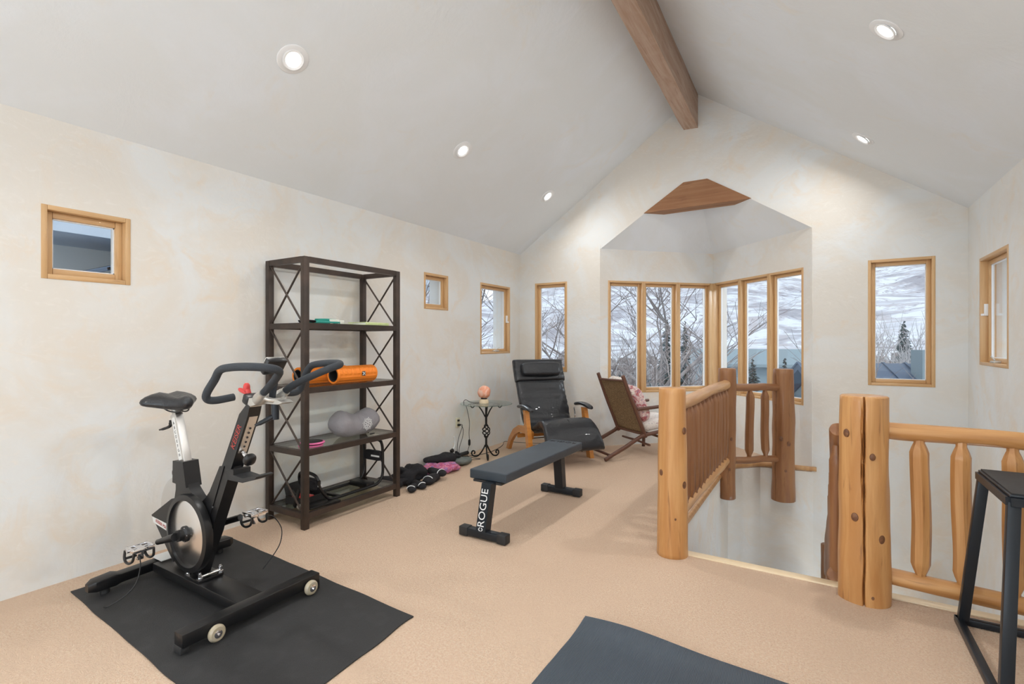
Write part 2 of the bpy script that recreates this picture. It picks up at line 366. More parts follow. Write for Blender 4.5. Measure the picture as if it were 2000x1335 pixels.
# stair flight, carpeted, going down away from the camera
st = thing('staircase', 'carpeted stair flight descending away inside the railed floor opening', 'stairs', (-.37, 3.36, 0))
nst = 9; sb = B((-.37, 3.36, 0)); RISE, RUN = .19, .262
for i in range(nst):
    sb.lohi((-.80, 3.36+i*RUN if i else 3.362, -RISE*(i+1)-.12), (.05, 3.36+(i+1)*RUN if i < 10 else 6.0, -RISE*(i+1)))
sb.build('steps', 'carpet', st, smooth=False)
fb = B(); fb.add([(-.849, 3.36, -.26), (-.849, 5.886, -.26), (-.849, 5.886, -.012), (-.849, 3.36, -.012), (-.86, 3.36, -.26), (-.86, 5.886, -.26), (-.86, 5.886, -.012), (-.86, 3.36, -.012)], [(0, 1, 2, 3), (4, 5, 6, 7), (0, 1, 5, 4), (3, 2, 6, 7), (0, 3, 7, 4), (1, 2, 6, 5)])
fb.build('wall_stair_edge', 'wall', smooth=False, kind='structure')
# nosing and floor-edge trims
tr = B(); tr.lohi((-.80, 3.325, -.03), (.12, 3.395, .007), bev=.004); o = tr.build('trim_1', 'nose', kind='structure')
tr = B(); tr.lohi((.30, 3.33, -.03), (XR-.002, 3.40, .006), bev=.004); tr.build('trim_2', 'nose', kind='structure')
tr = B(); tr.tube([(-.85, 5.88, .012), (-.70, 6.05, .014), (-.56, 6.17, .016), (-.3, 6.215, .015), (-.03, 6.238, .012)], .024, n=12, smooth=3); tr.build('trim_3', 'rail', kind='structure')
tr = B(); tr.tube([(-.856, 3.42, .012), (-.858, 4.6, .012), (-.858, 5.85, .012)], .022, n=12, smooth=3); tr.build('trim_4', 'rail', kind='structure')
# ridge beam
bm_ = thing('ceiling_beam', 'dark rough timber beam running under the ceiling ridge', 'beam', (-1.26, 3, 3.9))
b_ = B((-1.26, 3, 3.9)); ya, yb = YF-.05, 6.25; ang = math.atan2(-.065, 3.0)
def bx(y, s_): return -1.232+(y-3.2)*(-.0265)+s_*.083
P = []
NY = 60
for i in range(NY+1):
    y = ya+(yb-ya)*i/NY; wv = lambda k: .006*noise.noise(V((k*5, y*2.3, 0)))
    P.append([V((bx(y, -1)+wv(1), y, 3.90+wv(2))), V((bx(y, -1)+wv(1), y, 4.36)), V((bx(y, 1)+wv(3), y, 4.36)), V((bx(y, 1)+wv(3), y, 3.895+wv(4)))])
b_.ring(P); b_.build('timber', 'beam', bm_, ang=30)
# wooden gable filler above nook opening
gb = B(); gb.prism([(-1.875, 2.965), (-1.395, 3.272), (-1.125, 3.272), (-.655, 2.972)], 6.228, 6.43)
tag(gb.build('gable_timber', 'beamh', smooth=False), 'brown wooden wedge set in the peak above the window nook', 'timber')
# ---------------------------------------------------------------- windows
wi = [0]
def window(o, U, N, w_, h_, sash=True, latch=None, crank=False, depth=.1, pane_back=.075):
    """o: lower left corner on the room face, U along wall, N outwards"""
    wi[0] += 1
    U, N, Z = V(U), V(N), V((0, 0, 1)); o = V(o)
    e = bpy.data.objects.new('window_%d' % wi[0], None); COL.objects.link(e); e['kind'] = 'structure'; e.location = o
    def bar(bb, u0, u1, z0, z1, n0, n1, bev=.003):
        c = U*(u0+u1)/2+Z*(z0+z1)/2+N*(n0+n1)/2; R = frameM(U, N, Z, (0, 0, 0)); bb.box(c, (abs(u1-u0), abs(n1-n0), abs(z1-z0)), R, bev)
    t = .027
    for nm, (u0, u1, z0, z1) in (('jamb', (0, t, 0, h_)), ('jamb', (w_-t, w_, 0, h_)), ('head', (t, w_-t, h_-t, h_)), ('sill', (t, w_-t, 0, t))):
        bb = B(); bar(bb, u0, u1, z0, z1, -.004, depth); bb.build(nm, 'pine' if nm == 'jamb' else 'pineh', e)
    s0, s1 = t, t+.036
    if sash:
        for (u0, u1, z0, z1, mm) in ((s0, s1, s0, h_-s0, 'pine'), (w_-s1, w_-s0, s0, h_-s0, 'pine'), (s1, w_-s1, h_-s1, h_-s0, 'pineh'), (s1, w_-s1, s0, s1, 'pineh')):
            bb = B(); bar(bb, u0, u1, z0, z1, .045, .085, .005); bb.build('sash_rail', mm, e)
        bb = B(); g_ = .006
        for (u0, u1, z0, z1) in ((s1, s1+g_, s1, h_-s1), (w_-s1-g_, w_-s1, s1, h_-s1), (s1, w_-s1, s1, s1+g_), (s1, w_-s1, h_-s1-g_, h_-s1)): bar(bb, u0, u1, z0, z1, .06, .078, 0)
        bb.build('glazing_strip', 'white', e, smooth=False)
    else: s1 = t
    bb = B(); bar(bb, s1, w_-s1, s1, h_-s1, .066, .071, 0); bb.build('pane', 'glass', e, smooth=False)
    if latch is not None:
        bb = B(); u = latch; bar(bb, u-.012, u+.012, h_*.46, h_*.57, .02, .05, .003); bar(bb, u-.008, u+.03, h_*.46, h_*.48, .0, .03, .003); bb.build('latch', 'white', e)
    if crank:
        bb = B(); bar(bb, w_*.48, w_*.62, .027, .045, .0, .05, .004); c = U*(w_*.5)+Z*.05+N*.01
        bb.tube([c, c+U*.05+Z*.015, c+U*.1+Z*.03], .005, 6); bb.build('crank_handle', 'silver', e)
    return e
for h in lw_holes[:2]: window((XL, h[0], h[1]), (0, 1, 0), (-1, 0, 0), h[2]-h[0], h[3]-h[1])
h = lw_holes[2]; window((XL, h[0], h[1]), (0, 1, 0), (-1, 0, 0), h[2]-h[0], h[3]-h[1], latch=h[2]-h[0]-.03, crank=True)
for h in bk_holes: window((h[0], YB, h[1]), (1, 0, 0), (0, 1, 0), h[2]-h[0], h[3]-h[1])
h = rw_holes[0]; window((XR, h[0], h[1]), (0, 1, 0), (1, 0, 0), h[2]-h[0], h[3]-h[1], latch=h[2]-h[0]-.03, crank=True)
wn_w = (Lw-.03-.113)/3
for k in range(3): window(V((-2.455, 6.235, .685))+V((r2, r2, 0))*(.113+wn_w*k), (r2, r2, 0), (-r2, r2, 0), wn_w, 1.485)
for k in range(3): window(V((-.07, 6.235, .672))+V((-r2, r2, 0))*(.113+wn_w*k), (-r2, r2, 0), (r2, r2, 0), wn_w, 1.498)
# corner post between the two window banks
cp = B(); cp.box((-1.262, 7.405, 1.42), (.075, .075, 1.49), RZ(PI/4), .006); cp.build('trim_5', 'pine', kind='structure')
# unseen windows added for fill light, behind the camera and low in the stairwell
h = lw_holes[3]; window((XL, h[0], h[1]), (0, 1, 0), (-1, 0, 0), h[2]-h[0], h[3]-h[1])
h = rw_holes[1]; window((XR, h[0], h[1]), (0, 1, 0), (1, 0, 0), h[2]-h[0], h[3]-h[1])
h = rw_holes[2]; window((XR, h[0], h[1]), (0, 1, 0), (1, 0, 0), h[2]-h[0], h[3]-h[1])
for k in range(2): window((fr_hole[0]+1.9*k, YF, fr_hole[1]), (1, 0, 0), (0, -1, 0), 1.9, 1.9)
# ---------------------------------------------------------------- recessed ceiling lights
def downlight(x, y, label, tilt):
    z = gz(x); sgn = 1 if x < RX0 else -1
    nrm = V((sgn*.695, 0, -1)).normalized()      # into the room
    X0 = frameM(V((1, 0, sgn*.695)), V((0, 1, 0)) if sgn > 0 else V((0, 1, 0)), nrm, (0, 0, 0))
    xa = V((1, 0, sgn*.695)).normalized(); X0 = frameM(xa, nrm.cross(xa), nrm, (0, 0, 0))
    e = thing('recessed_light', label, 'ceiling light', (x, y, z), 0, 'recessed ceiling lights')
    B().lathe([(.060, .002), (.062, .006), (.094, .007), (.099, .004), (.099, -.002), (.060, -.002)], X0, 36, caps=False).build('trim_ring', 'white', e)
    B().lathe([(.0602, .003), (.070, .012), (.064, .016), (.050, .010), (.0475, .0)], X0 @ RX(tilt*.0) @ RY(sgn*.12), 32, caps=False).build('gimbal', 'white', e)
    B().lathe([(.001, .0105), (.046, .009), (.048, .004)], X0 @ RY(sgn*.12), 28, caps=True).build('bulb_face', 'bulb', e)
    ld = bpy.data.lights.new('downlight', 'AREA'); ld.shape = 'DISK'; ld.size = .11; ld.energy = CAN_W*(.6 if y > 5 else 1); ld.color = (1, .985, .96); ld.spread = math.radians(165)
    lo = bpy.data.objects.new('lamp', ld); COL.objects.link(lo); lo.parent = e; lo.matrix_basis = T(nrm*.03) @ (-nrm).to_track_quat('Z', 'Y').to_matrix().to_4x4()
for y, lb in ((2.02, 'large round recessed light on left ceiling slope, nearest the camera'), (3.81, 'middle recessed light of the left ceiling slope'), (5.55, 'farthest recessed light of left slope, near the gable wall'), (.2, 'recessed light on left slope behind the camera'), (-1.6, 'recessed light on left slope at the rear wall')):
    downlight(-2.872, y, lb, .2)
for y, lb in ((3.69, 'nearer recessed light on right ceiling slope'), (5.55, 'recessed light on right slope close to the gable wall'), (1.85, 'recessed light on right slope beside the camera'), (0.0, 'recessed light on right slope behind the camera'), (-1.8, 'recessed light on right slope at the rear wall')):
    downlight(.335, y, lb, .2)
# ---------------------------------------------------------------- logs: posts and railings
def log(name, p0, p1, r0, r1, parent, m, seed=0, n=28, seg=30, prof=None, bend=.0, crack=None, facet=0, rough=.05, ang=50):
    p0, p1 = V(p0), V(p1); L = (p1-p0).length; b_ = B(); rings = []
    for i in range(seg+1):
        t = i/seg; z = L*t; r = r0+(r1-r0)*t
        if prof: r *= prof(t)
        ox = bend*noise.noise(V((seed*3.1, t*1.7, 1)))*1; oy = bend*noise.noise(V((seed*5.7, t*1.7, 9)))
        rg = []
        for j in range(n):
            a = 2*PI*j/n; rr = r*(1+rough*noise.noise(V((math.cos(a)*1.3, math.sin(a)*1.3, z*4+seed*9.7)))*2)
            if facet: rr *= 1-facet*(.5+.5*math.cos(a*7+seed))*.5
            if crack:
                a0, wd, dp, fa = crack; d = (a-a0-.05*noise.noise(V((0, seed, t*7)))+PI) % (2*PI)-PI
                rr -= dp*math.exp(-(d/wd)**2)*(.55+.45*math.sin(PI*min(1, t*1.02))**.5)
                d2 = d+.06+.05*t
                if t > .45: rr -= dp*.5*math.exp(-(d2/(wd*.5))**2)*math.sin(PI*(t-.45)/.55)
            rg.append(V((rr*math.cos(a)+ox, rr*math.sin(a)+oy, z)))
        rings.append(rg)
    for k in (0, -1):
        c = sum(rings[k], V())/n; e_ = [c+(p-c)*.93+V((0, 0, -.006 if k == 0 else .006)) for p in rings[k]]
        rings = [e_]+rings if k == 0 else rings+[e_]
    b_.ring(rings)
    return b_.build(name, m, parent, X=align(p0, p1), ang=ang)
def knots(parent, c0, h, r, lst, m='knot'):
    """small oval knots sitting on a vertical post: (angle, z, size)"""
    for a, z, s_ in lst:
        d = V((math.cos(a), math.sin(a), 0)); X = frameM(V((-math.sin(a), math.cos(a), 0)), V((0, 0, 1)), d, V((0, 0, z))+d*(r-.004))
        B().lathe([(s_, 0), (s_*.9, .006), (s_*.5, .009), (.001, .0095)], X @ Matrix.Diagonal((1, 1.35, 1, 1)), 14).build('knot', m, parent)
def toward(x, y): return math.atan2(-y, -x)
def post(x, y, z0, z1, r0, r1, label, seed, m='log', kn=(), **k):
    e = thing('newel_post', label, 'post', (x, y, z0))
    log('log', (0, 0, 0), (0, 0, z1-z0), r0, r1, e, m, seed, **k)
    a0 = toward(x, y); rm = (r0+r1)/2
    knots(e, None, z1-z0, rm, [(a0+da, z-z0, s_) for da, z, s_ in kn])
    return e
post(-.81, 3.31, 0, 1.06, .098, .083, 'thick honey log post at near left corner of the stair opening', 1, kn=[(.95, .80, .017), (.9, .46, .02), (-.85, .53, .016), (.2, .25, .008)], seg=40, rough=.025)
post(-.795, 5.45, -.20, 1.09, .080, .083, 'brown log post at the far left corner of stair opening', 2, 'logd', kn=[(.5, .4, .014), (.3, .1, .012)])
post(-.33, 6.065, -.31, 1.07, .112, .10, 'broad brown log post hanging in front of the far stairwell wall', 3, 'logd', kn=[(-.2, .35, .02), (.5, .3, .022), (.2, .02, .016)], crack=(toward(-.33, 6.1)-.75, .03, .02, 0), n=120)
post(.20, 3.27, 0, 1.07, .118, .106, 'massive split log post with long vertical crack at the stair head', 4, kn=[(-.75, .88, .017), (.35, .77, .014), (-.35, .45, .018), (.75, .35, .019), (.35, .05, .01)], crack=(toward(.2, 3.27)+.02, .032, .05, 0), n=200, seg=60, rough=.035)
def bprof(t):
    e = min(t, 1-t)
    if e < .035: return .55
    if e < .10: return .55+.45*(e-.035)/.065
    return 1.0
def railing(p0, p1, zt, zb, label, nbal, seed, m='rail', rt=.042, rb=.042, skip0=.1, skip1=.1, mb=None, dz=0, positions=None):
    p0, p1 = V((*p0, 0)), V((*p1, 0)); e = thing('log_railing', label, 'railing', (p0+p1)/2); c = (p0+p1)/2
    zt0, zt1 = (zt if isinstance(zt, tuple) else (zt, zt)); zb0, zb1 = (zb if isinstance(zb, tuple) else (zb, zb))
    Z = V((0, 0, 1))
    log('top_rail', p0-c+Z*zt0, p1-c+Z*zt1, rt, rt*1.0, e, m, seed, bend=.03, rough=.06)
    log('bottom_rail', p0-c+Z*zb0, p1-c+Z*zb1, rb, rb, e, m, seed+1, bend=.02, rough=.06)
    L = (p1-p0).length
    for i in range(nbal):
        t = positions[i] if positions else (skip0+(L-skip0-skip1)*i/max(1, nbal-1))/L
        q = p0-c+(p1-p0)*t; zt_, zb_ = zt0+(zt1-zt0)*t, zb0+(zb1-zb0)*t
        log('baluster', q+Z*(zb_+rb*.6), q+Z*(zt_-rt*.6), .041, .041, e, mb or m, seed+2+i, n=8, seg=28, prof=bprof, bend=.012, ang=24)
    return e
railing((-.81, 3.38), (-.80, 5.40), (.943, .945), (.20, .19), 'log railing with close balusters along the left side of stair opening', 13, 10, rt=.046, rb=.038, skip0=.14, skip1=.12, mb='logd')
railing((-.76, 5.50), (-.37, 6.02), (.905, .885), (.165, .135), 'short railing with two balusters on the far side of stairwell', 2, 40, 'logd', rt=.038, rb=.036, positions=[.37, .70])
x1 = XR-.005
railing((.29, 3.305), (x1, 3.305), (.895, .885), (.122, .10), 'honey log railing running right from the split post to the wall', 5, 60, 'log', rt=.043, rb=.043, positions=[(x-.29)/(x1-.29) for x in (.442, .607, .787, .95, 1.10)])
# stair handrail going down behind the split post
e = thing('stair_handrail', 'log handrail descending the stairs, seen edge-on behind the split post', 'railing', (.085, 4.2, 0))
c = V((.085, 4.2, 0)); sl = -.72
y0, y1 = 3.36, 5.75
log('top_rail', V((.085, y0, .86))-c, V((.085, y1, .86+sl*(y1-y0)))-c, .042, .045, e, 'logd', 81, bend=.03)
log('bottom_rail', V((.085, y0+.05, .02))-c, V((.085, y1, .05+sl*(y1-y0)))-c, .05, .05, e, 'logd', 82, bend=.02)
for i in range(15):
    y = y0+.10+i*.155; z = .86+sl*(y-y0); log('baluster', V((.085, y, z-.84))-c, V((.085, y, z-.02))-c, .04, .04, e, 'logd', 90+i, n=12, seg=18, prof=bprof)
for k_, yy in ((0, y1+.05),): log('end_post', V((.085, yy, -2.7))-c, V((.085, yy, -.62))-c, .08, .075, e, 'logd', 120)
# ---------------------------------------------------------------- outlet
e = thing('power_outlet', 'ivory double power outlet on left wall behind the glass table', 'outlet', (XL, 4.77, .405))
B().box((.004, 0, 0), (.008, .072, .116), bev=.003).build('cover_plate', mat('ivory plate', (.72, .68, .52), .4), e)
ms_ = mat('ivory socket', (.55, .5, .38), .4)
for z in (-.026, .026): B().box((.009, 0, z), (.004, .032, .028), bev=.001).build('socket', ms_, e)
tag(B().box((.025, 0, -.026), (.03, .026, .024), bev=.004).build('power_plug', 'cord', X=T(XL, 4.77, .405)), 'black plug with lead pushed into the lower wall socket', 'plug')
tag(B().box((.018, 0, .026), (.02, .026, .02), bev=.004).build('power_plug', 'cord', X=T(XL, 4.77, .405)), 'short black plug pushed into the upper wall socket', 'plug')
# ---------------------------------------------------------------- exercise mats
def mat_sheet(name, cs, th, m, label, curl=None, seed=0, nx=60, ny=30, loc=(0, 0, 0), jit=1):
    cs = [V((*c, 0)) for c in cs]; loc = V(loc); b_ = B(loc); vs = []; fs = []
    for k in (1, 0):
        for j in range(ny+1):
            for i in range(nx+1):
                u, v_ = i/nx, j/ny; p = cs[0]*(1-u)*(1-v_)+cs[1]*u*(1-v_)+cs[2]*u*v_+cs[3]*(1-u)*v_
                z = th*k
                if curl: z += curl(u, v_)
                edge = math.exp(-min(u, 1-u)*40)+math.exp(-min(v_, 1-v_)*20)
                p += V((noise.noise(V((v_*5, seed, u*3)))*.012*edge, noise.noise(V((u*7, seed+4, v_*3)))*.008*edge, 0))*jit
                vs.append(p+V((0, 0, z+.0015)))
    N1 = (nx+1)*(ny+1); id_ = lambda i, j, k: k*N1+j*(nx+1)+i
    for j in range(ny):
        for i in range(nx):
            fs.append((id_(i, j, 0), id_(i+1, j, 0), id_(i+1, j+1, 0), id_(i, j+1, 0))); fs.append((id_(i, j, 1), id_(i, j+1, 1), id_(i+1, j+1, 1), id_(i+1, j, 1)))
    for i in range(nx):
        fs.append((id_(i, 0, 0), id_(i, 0, 1), id_(i+1, 0, 1), id_(i+1, 0, 0))); fs.append((id_(i, ny, 0), id_(i+1, ny, 0), id_(i+1, ny, 1), id_(i, ny, 1)))
    for j in range(ny):
        fs.append((id_(0, j, 0), id_(0, j+1, 0), id_(0, j+1, 1), id_(0, j, 1))); fs.append((id_(nx, j, 0), id_(nx, j, 1), id_(nx, j+1, 1), id_(nx, j+1, 0)))
    b_.add(vs, fs); return tag(b_.build(name, m, X=T(loc), ang=60), label, 'mat')
mat_sheet('equipment_mat', [(-3.475, 1.09), (-1.655, .985), (-1.713, 1.874), (-3.527, 1.972)], .005, 'mat', 'large thin black rubber mat lying under the exercise bike',
          curl=lambda u, v: .004*max(0, noise.noise(V((u*6, v*3, 2))))*(1 if min(u, v, 1-u, 1-v) < .12 else .0), loc=(-2.6, 1.48, 0))
mat_sheet('yoga_mat', [(-.975, 1.66), (.86, 1.62), (.86, 2.225), (-.975, 2.285)], .006, 'mat2', 'blue grey ribbed exercise mat at the bottom edge of the photo', seed=3,
          curl=lambda u, v: .032*math.exp(-((1-v)*7)**2)*math.exp(-((u-.12)*6)**2)+.012*math.exp(-((1-v)*10)**2)*math.exp(-((u-.45)*5)**2), loc=(-.1, 1.95, 0), nx=120, jit=.15)
# ---------------------------------------------------------------- metal shelf
SX0, SX1, SY0, SY1, SH = -3.638, -3.170, 2.322, 3.295, 1.983
e = thing('etagere_shelf', 'tall dark bronze metal shelf unit with crossed side bars and glass shelves', 'shelf', ((SX0+SX1)/2, (SY0+SY1)/2, 0)); so_ = e.location.copy()
t = .044
for x in (SX0, SX1-t):
    for y in (SY0, SY1-t): B(so_).lohi((x, y, 0), (x+t, y+t, SH-.001), bev=.003).build('leg', 'bronze', e)
LV = [.115, .570, 1.027, 1.500, SH]
for k, z in enumerate(LV):
    fr = B(so_); hh = .042
    fr.lohi((SX0+t, SY0+.004, z-hh), (SX1-t, SY0+.036, z)).lohi((SX0+t, SY1-.036, z-hh), (SX1-t, SY1-.004, z))
    fr.lohi((SX0+.004, SY0+t, z-hh), (SX0+.036, SY1-t, z)).lohi((SX1-.036, SY0+t, z-hh), (SX1-.004, SY1-t, z))
    fr.build('shelf_frame' if k < 4 else 'top_frame', 'bronze', e, smooth=False)
    if k < 4: B(so_).lohi((SX0+.037, SY0+.037, z-.008), (SX1-.037, SY1-.037, z)).build('glass_shelf', 'shelfgl', e, smooth=False)
for y in (SY0+.021, SY1-.021):
    for k in range(4):
        a, c = LV[k], LV[k+1]-.042
        bb = B(so_)
        for (x0, x1_) in ((SX0+t-.002, SX1-t+.002), (SX1-t+.002, SX0+t-.002)): bb.cyl((x0, y+(.004 if x0 < x1_ else -.004), a), (x1_, y+(.004 if x0 < x1_ else -.004), c), .0075, n=8)
        bb.build('cross_bars', 'bronze', e)
# ---- things on the shelf
bb = B(); z = 1.503
bb.tube([(-3.30, 2.38, z+.008), (-3.36, 2.43, z+.012), (-3.31, 2.50, z+.009), (-3.24, 2.45, z+.012), (-3.29, 2.40, z+.016), (-3.38, 2.49, z+.01)], .007, 8, flat=2.2)
tag(bb.build('coiled_strap', 'blkcloth'), 'black coiled strap at the near end of the top shelf', 'strap')
e = thing('resistance_band', 'folded green resistance band on the top shelf', 'band', (-3.29, 2.62, 1.5))
bb = B(); bb.tube([(-.03, -.13, .012), (-.04, -.03, .012), (-.04, .09, .012), (0, .13, .012), (.035, .09, .012), (.035, -.05, .012), (.02, -.13, .012)], .013, 8, closed=True, flat=1.0)
bb.tube([(-.02, -.09, .03), (-.03, .0, .032), (-.02, .07, .03), (.02, .06, .03), (.025, -.03, .032), (.01, -.09, .03)], .010, 8, closed=True); bb.build('band_loop', 'teal', e)
bb = B(); bb.box((.042, .03, .02), (.012, .09, .034), bev=.003); bb.box((.044, .1, .017), (.012, .04, .03), bev=.003); bb.build('paper_sleeve', 'paper', e)
e = thing('booklet', 'lime green booklet lying on the top shelf at right', 'book', (-3.30, 3.05, 1.5), .06)
bb = B(); bb.box((0, 0, .012), (.19, .27, .016), bev=.002); bb.build('pages', 'paper', e)
bb = B(); bb.box((0, 0, .0225), (.2, .28, .004), bev=.001); bb.box((0, 0, .002), (.2, .28, .004), bev=.001); bb.box((.1, 0, .012), (.003, .28, .022), bev=.001); bb.build('cover', 'lime', e)
e = thing('slim_leaflet', 'thin pale leaflet on the top shelf beside the lime booklet', 'book', (-3.40, 2.90, 1.5), -.1)
B().box((0, 0, .004), (.13, .2, .007), bev=.001).build('pages', 'paper', e); B().box((0, 0, .009), (.132, .202, .002)).build('cover', 'lime', e)
def foam_roller(x, y0, y1, zc, R, label, logo, rz=0):
    L = y1-y0; e = thing('foam_roller', label, 'foam roller', (x, y0, zc-R), rz, 'orange foam rollers')
    b_ = B(); rings = []; n = 48; seg = 60
    prof = [(R*.74, .003)]
    for i in range(seg+1):
        yy = L*i/seg; rings.append(yy)
    X = frameM((1, 0, 0), (0, 0, 1), (0, 1, 0), (0, 0, R)) @ Matrix.Diagonal((1, 1, 1, 1))
    X = T(0, 0, R) @ RX(-PI/2)
    rg = [[X @ V((R*.72*math.cos(2*PI*j/n), R*.72*math.sin(2*PI*j/n), .004)) for j in range(n)]]
    for yy in rings:
        r = []
        for j in range(n):
            a = 2*PI*j/n; g = 0
            ph = (yy/.045) % 1
            if yy > .02 and yy < L-.02:
                if (j//2) % 3 == 0 and (j//12) % 2 == 0: g = .004
                if ph < .22 and (j//12) % 2 == 1: g = .004
                if (j % 12) == 0: g = .004
            if yy == 0 or yy == L: g = .004
            r.append(X @ V(((R-g)*math.cos(a), (R-g)*math.sin(a), yy)))
        rg.append(r)
    rg.append([X @ V((R*.72*math.cos(2*PI*j/n), R*.72*math.sin(2*PI*j/n), L-.004)) for j in range(n)])
    b_.ring(rg, caps=False); b_.build('foam_sleeve', 'orange', e, ang=30)
    b_ = B(); b_.ring([[X @ V((r*math.cos(2*PI*j/n), r*math.sin(2*PI*j/n), yy)) for j in range(n)] for r, yy in ((R*.75, .002), (R*.70, .0), (R*.64, .004), (R*.64, L-.004), (R*.70, L), (R*.75, L-.002))], caps=False); b_.build('hollow_core', 'darkin', e)
    if logo:
        c = V((R+.001, L*.62, R+.004)); Xl = frameM((0, 1, 0), (0, 0, 1), (1, 0, 0), c)
        g = B(); g.box(c, (.003, .036, .036), bev=.001); lg = g.build('logo_patch', 'blackm', e)
        g = B(); Xs = T(c+V((.0022, 0, 0)))
        for s_ in (1, -1): g.box(c+V((.002, 0, 0)), (.001, .036, .007), RX(s_*PI/4))
        g.box(c+V((.002, .008, 0)), (.001, .006, .02)); g.build('logo_mark', 'white', lg if False else e)
    return e
foam_roller(-3.455, 2.47, 2.92, 1.027+.068, .068, 'orange hollow foam roller lying behind, nearer the left end of its shelf', False)
foam_roller(-3.285, 2.665, 3.075, 1.027+.070, .070, 'orange hollow foam roller with square dark logo, in front on the shelf', True)
# grey cushion with lotus print
e = thing('meditation_cushion', 'grey crescent meditation cushion printed with white lotus on glass shelf', 'cushion', (-3.37, 2.96, .571))
b_ = B(); rings = []; n = 22
for i in range(33):
    t_ = i/32; a = -1.25+2.5*t_; yy = math.sin(a)*.22; zz = .085-(math.cos(a)-1)*.13
    taper = max(.05, (1-abs(2*t_-1)**5))**.5*(.84+.16*abs(2*t_-1))
    tang = V((0, math.cos(a)*.235, math.sin(a)*.085)).normalized(); nr = V((0, -tang.z, tang.y)); r = []
    for j in range(n):
        b2 = 2*PI*j/n; rr = .100*taper*(1+.10*noise.noise(V((math.cos(b2)*1.5, math.sin(b2)*1.5, t_*8))))
        p = V((0, yy, zz))+V((1, 0, 0))*math.cos(b2)*rr*1.15+nr*math.sin(b2)*rr*1.12
        p.z = max(p.z, .004); r.append(p)
    rings.append(r)
b_.ring(rings); b_.build('cushion_body', 'greycl', e, ang=80)
lo_ = B(); cz = V((.112, .04, .10))
for k in range(8):
    a = PI*2*k/8+.2; d = V((0, math.cos(a), math.sin(a))); s_ = V((0, -math.sin(a), math.cos(a)))
    pts = [cz+d*.008, cz+d*.026+s_*.013, cz+d*.047, cz+d*.026-s_*.013]; lo_.tube(pts, .0019, 5, closed=True, smooth=3)
    a += PI/8; d = V((0, math.cos(a), math.sin(a))); s_ = V((0, -math.sin(a), math.cos(a))); pts = [cz+d*.03+s_*.011, cz+d*.055, cz+d*.03-s_*.011]; lo_.tube(pts, .0019, 5, smooth=2)
lo_.build('lotus_print', 'white', e)
b_ = B(); b_.box((.128, .075, .012), (.012, .05, .01), bev=.003); b_.build('zip_tab', 'blackm', e)
# sliding discs
for k, (dx, dy) in enumerate(((0, 0), (.006, .01))):
    e = thing('sliding_disc', ('lower' if k == 0 else 'upper')+' black core slider disc with pink rim in the stack of two', 'disc', (-3.30+dx, 2.475+dy, .571+k*.020), 0, 'pink rimmed slider discs')
    B().lathe([(.070, .0), (.088, .002), (.090, .008), (.086, .013), (.072, .014)], n=36, caps=False).build('rim', 'pink', e)
    B().lathe([(.074, .001), (.074, .016), (.066, .019), (.001, .0195)], n=36).build('disc_pad', 'blackm', e)
# ab/leg trainer tube frame on bottom shelf
o_ = V((-3.38, 2.85, .116)); e = thing('tube_frame_trainer', 'black bent tube exercise frame with two padded rests on the bottom shelf', 'exercise equipment', o_)
hw = .115
for s_ in (-1, 1):
    x = -3.38+s_*hw
    if s_ == 1: pts = [(x, 2.515, .30), (x, 2.53, .24), (x, 2.60, .15), (x, 2.66, .131), (x, 2.85, .130), (x, 3.02, .130), (x, 3.12, .14), (x, 3.175, .20), (x, 3.18, .32), (x, 3.175, .44), (x, 3.16, .49)]
    else: pts = [(x, 2.515, .30), (x, 2.53, .24), (x, 2.60, .15), (x, 2.66, .131), (x, 2.85, .130), (x, 3.02, .130), (x, 3.12, .14), (x, 3.175, .20), (x, 3.18, .32), (x, 3.175, .44), (x, 3.16, .49)]
    B(o_).tube(pts, .0125, 10, 5).build('side_tube', 'black', e)
B(o_).tube([(-3.38-hw, 2.515, .30), (-3.38-hw*.8, 2.508, .335), (-3.38-hw*.3, 2.504, .35), (-3.38+hw*.3, 2.504, .35), (-3.38+hw*.8, 2.508, .335), (-3.38+hw, 2.515, .30)], .0125, 10, 4).build('end_bow', 'black', e)
B(o_).tube([(-3.38-hw, 3.16, .49), (-3.38-hw*.7, 3.155, .505), (-3.38+hw*.7, 3.155, .505), (-3.38+hw, 3.16, .49)], .0125, 10, 4).build('top_bow', 'black', e)
for (y, z, nm) in ((2.528, .262, 'near'), (3.178, .36, 'far')):
    p_ = B(o_).blob((-3.38, y, z), (.215, .05, .085), .35).build('pad_rest', 'blkcloth', e); g = B(o_); g.box((-3.34, y-.027, z), (.09, .002, .014)); 
    if nm == 'near': g = B(o_); g.box((-3.262, y+.0, z), (.002, .04, .014))
    else: g = B(o_); g.box((-3.33, y-.0265, z), (.10, .002, .014))
    g.build('white_stripe', 'white', e)
B(o_).lohi((-3.50, 2.70, .120), (-3.26, 2.735, .14), bev=.004).build('cross_plate', 'black', e); B(o_).lohi((-3.49, 3.0, .118), (-3.27, 3.09, .165), bev=.01).build('cross_plate', 'black', e)
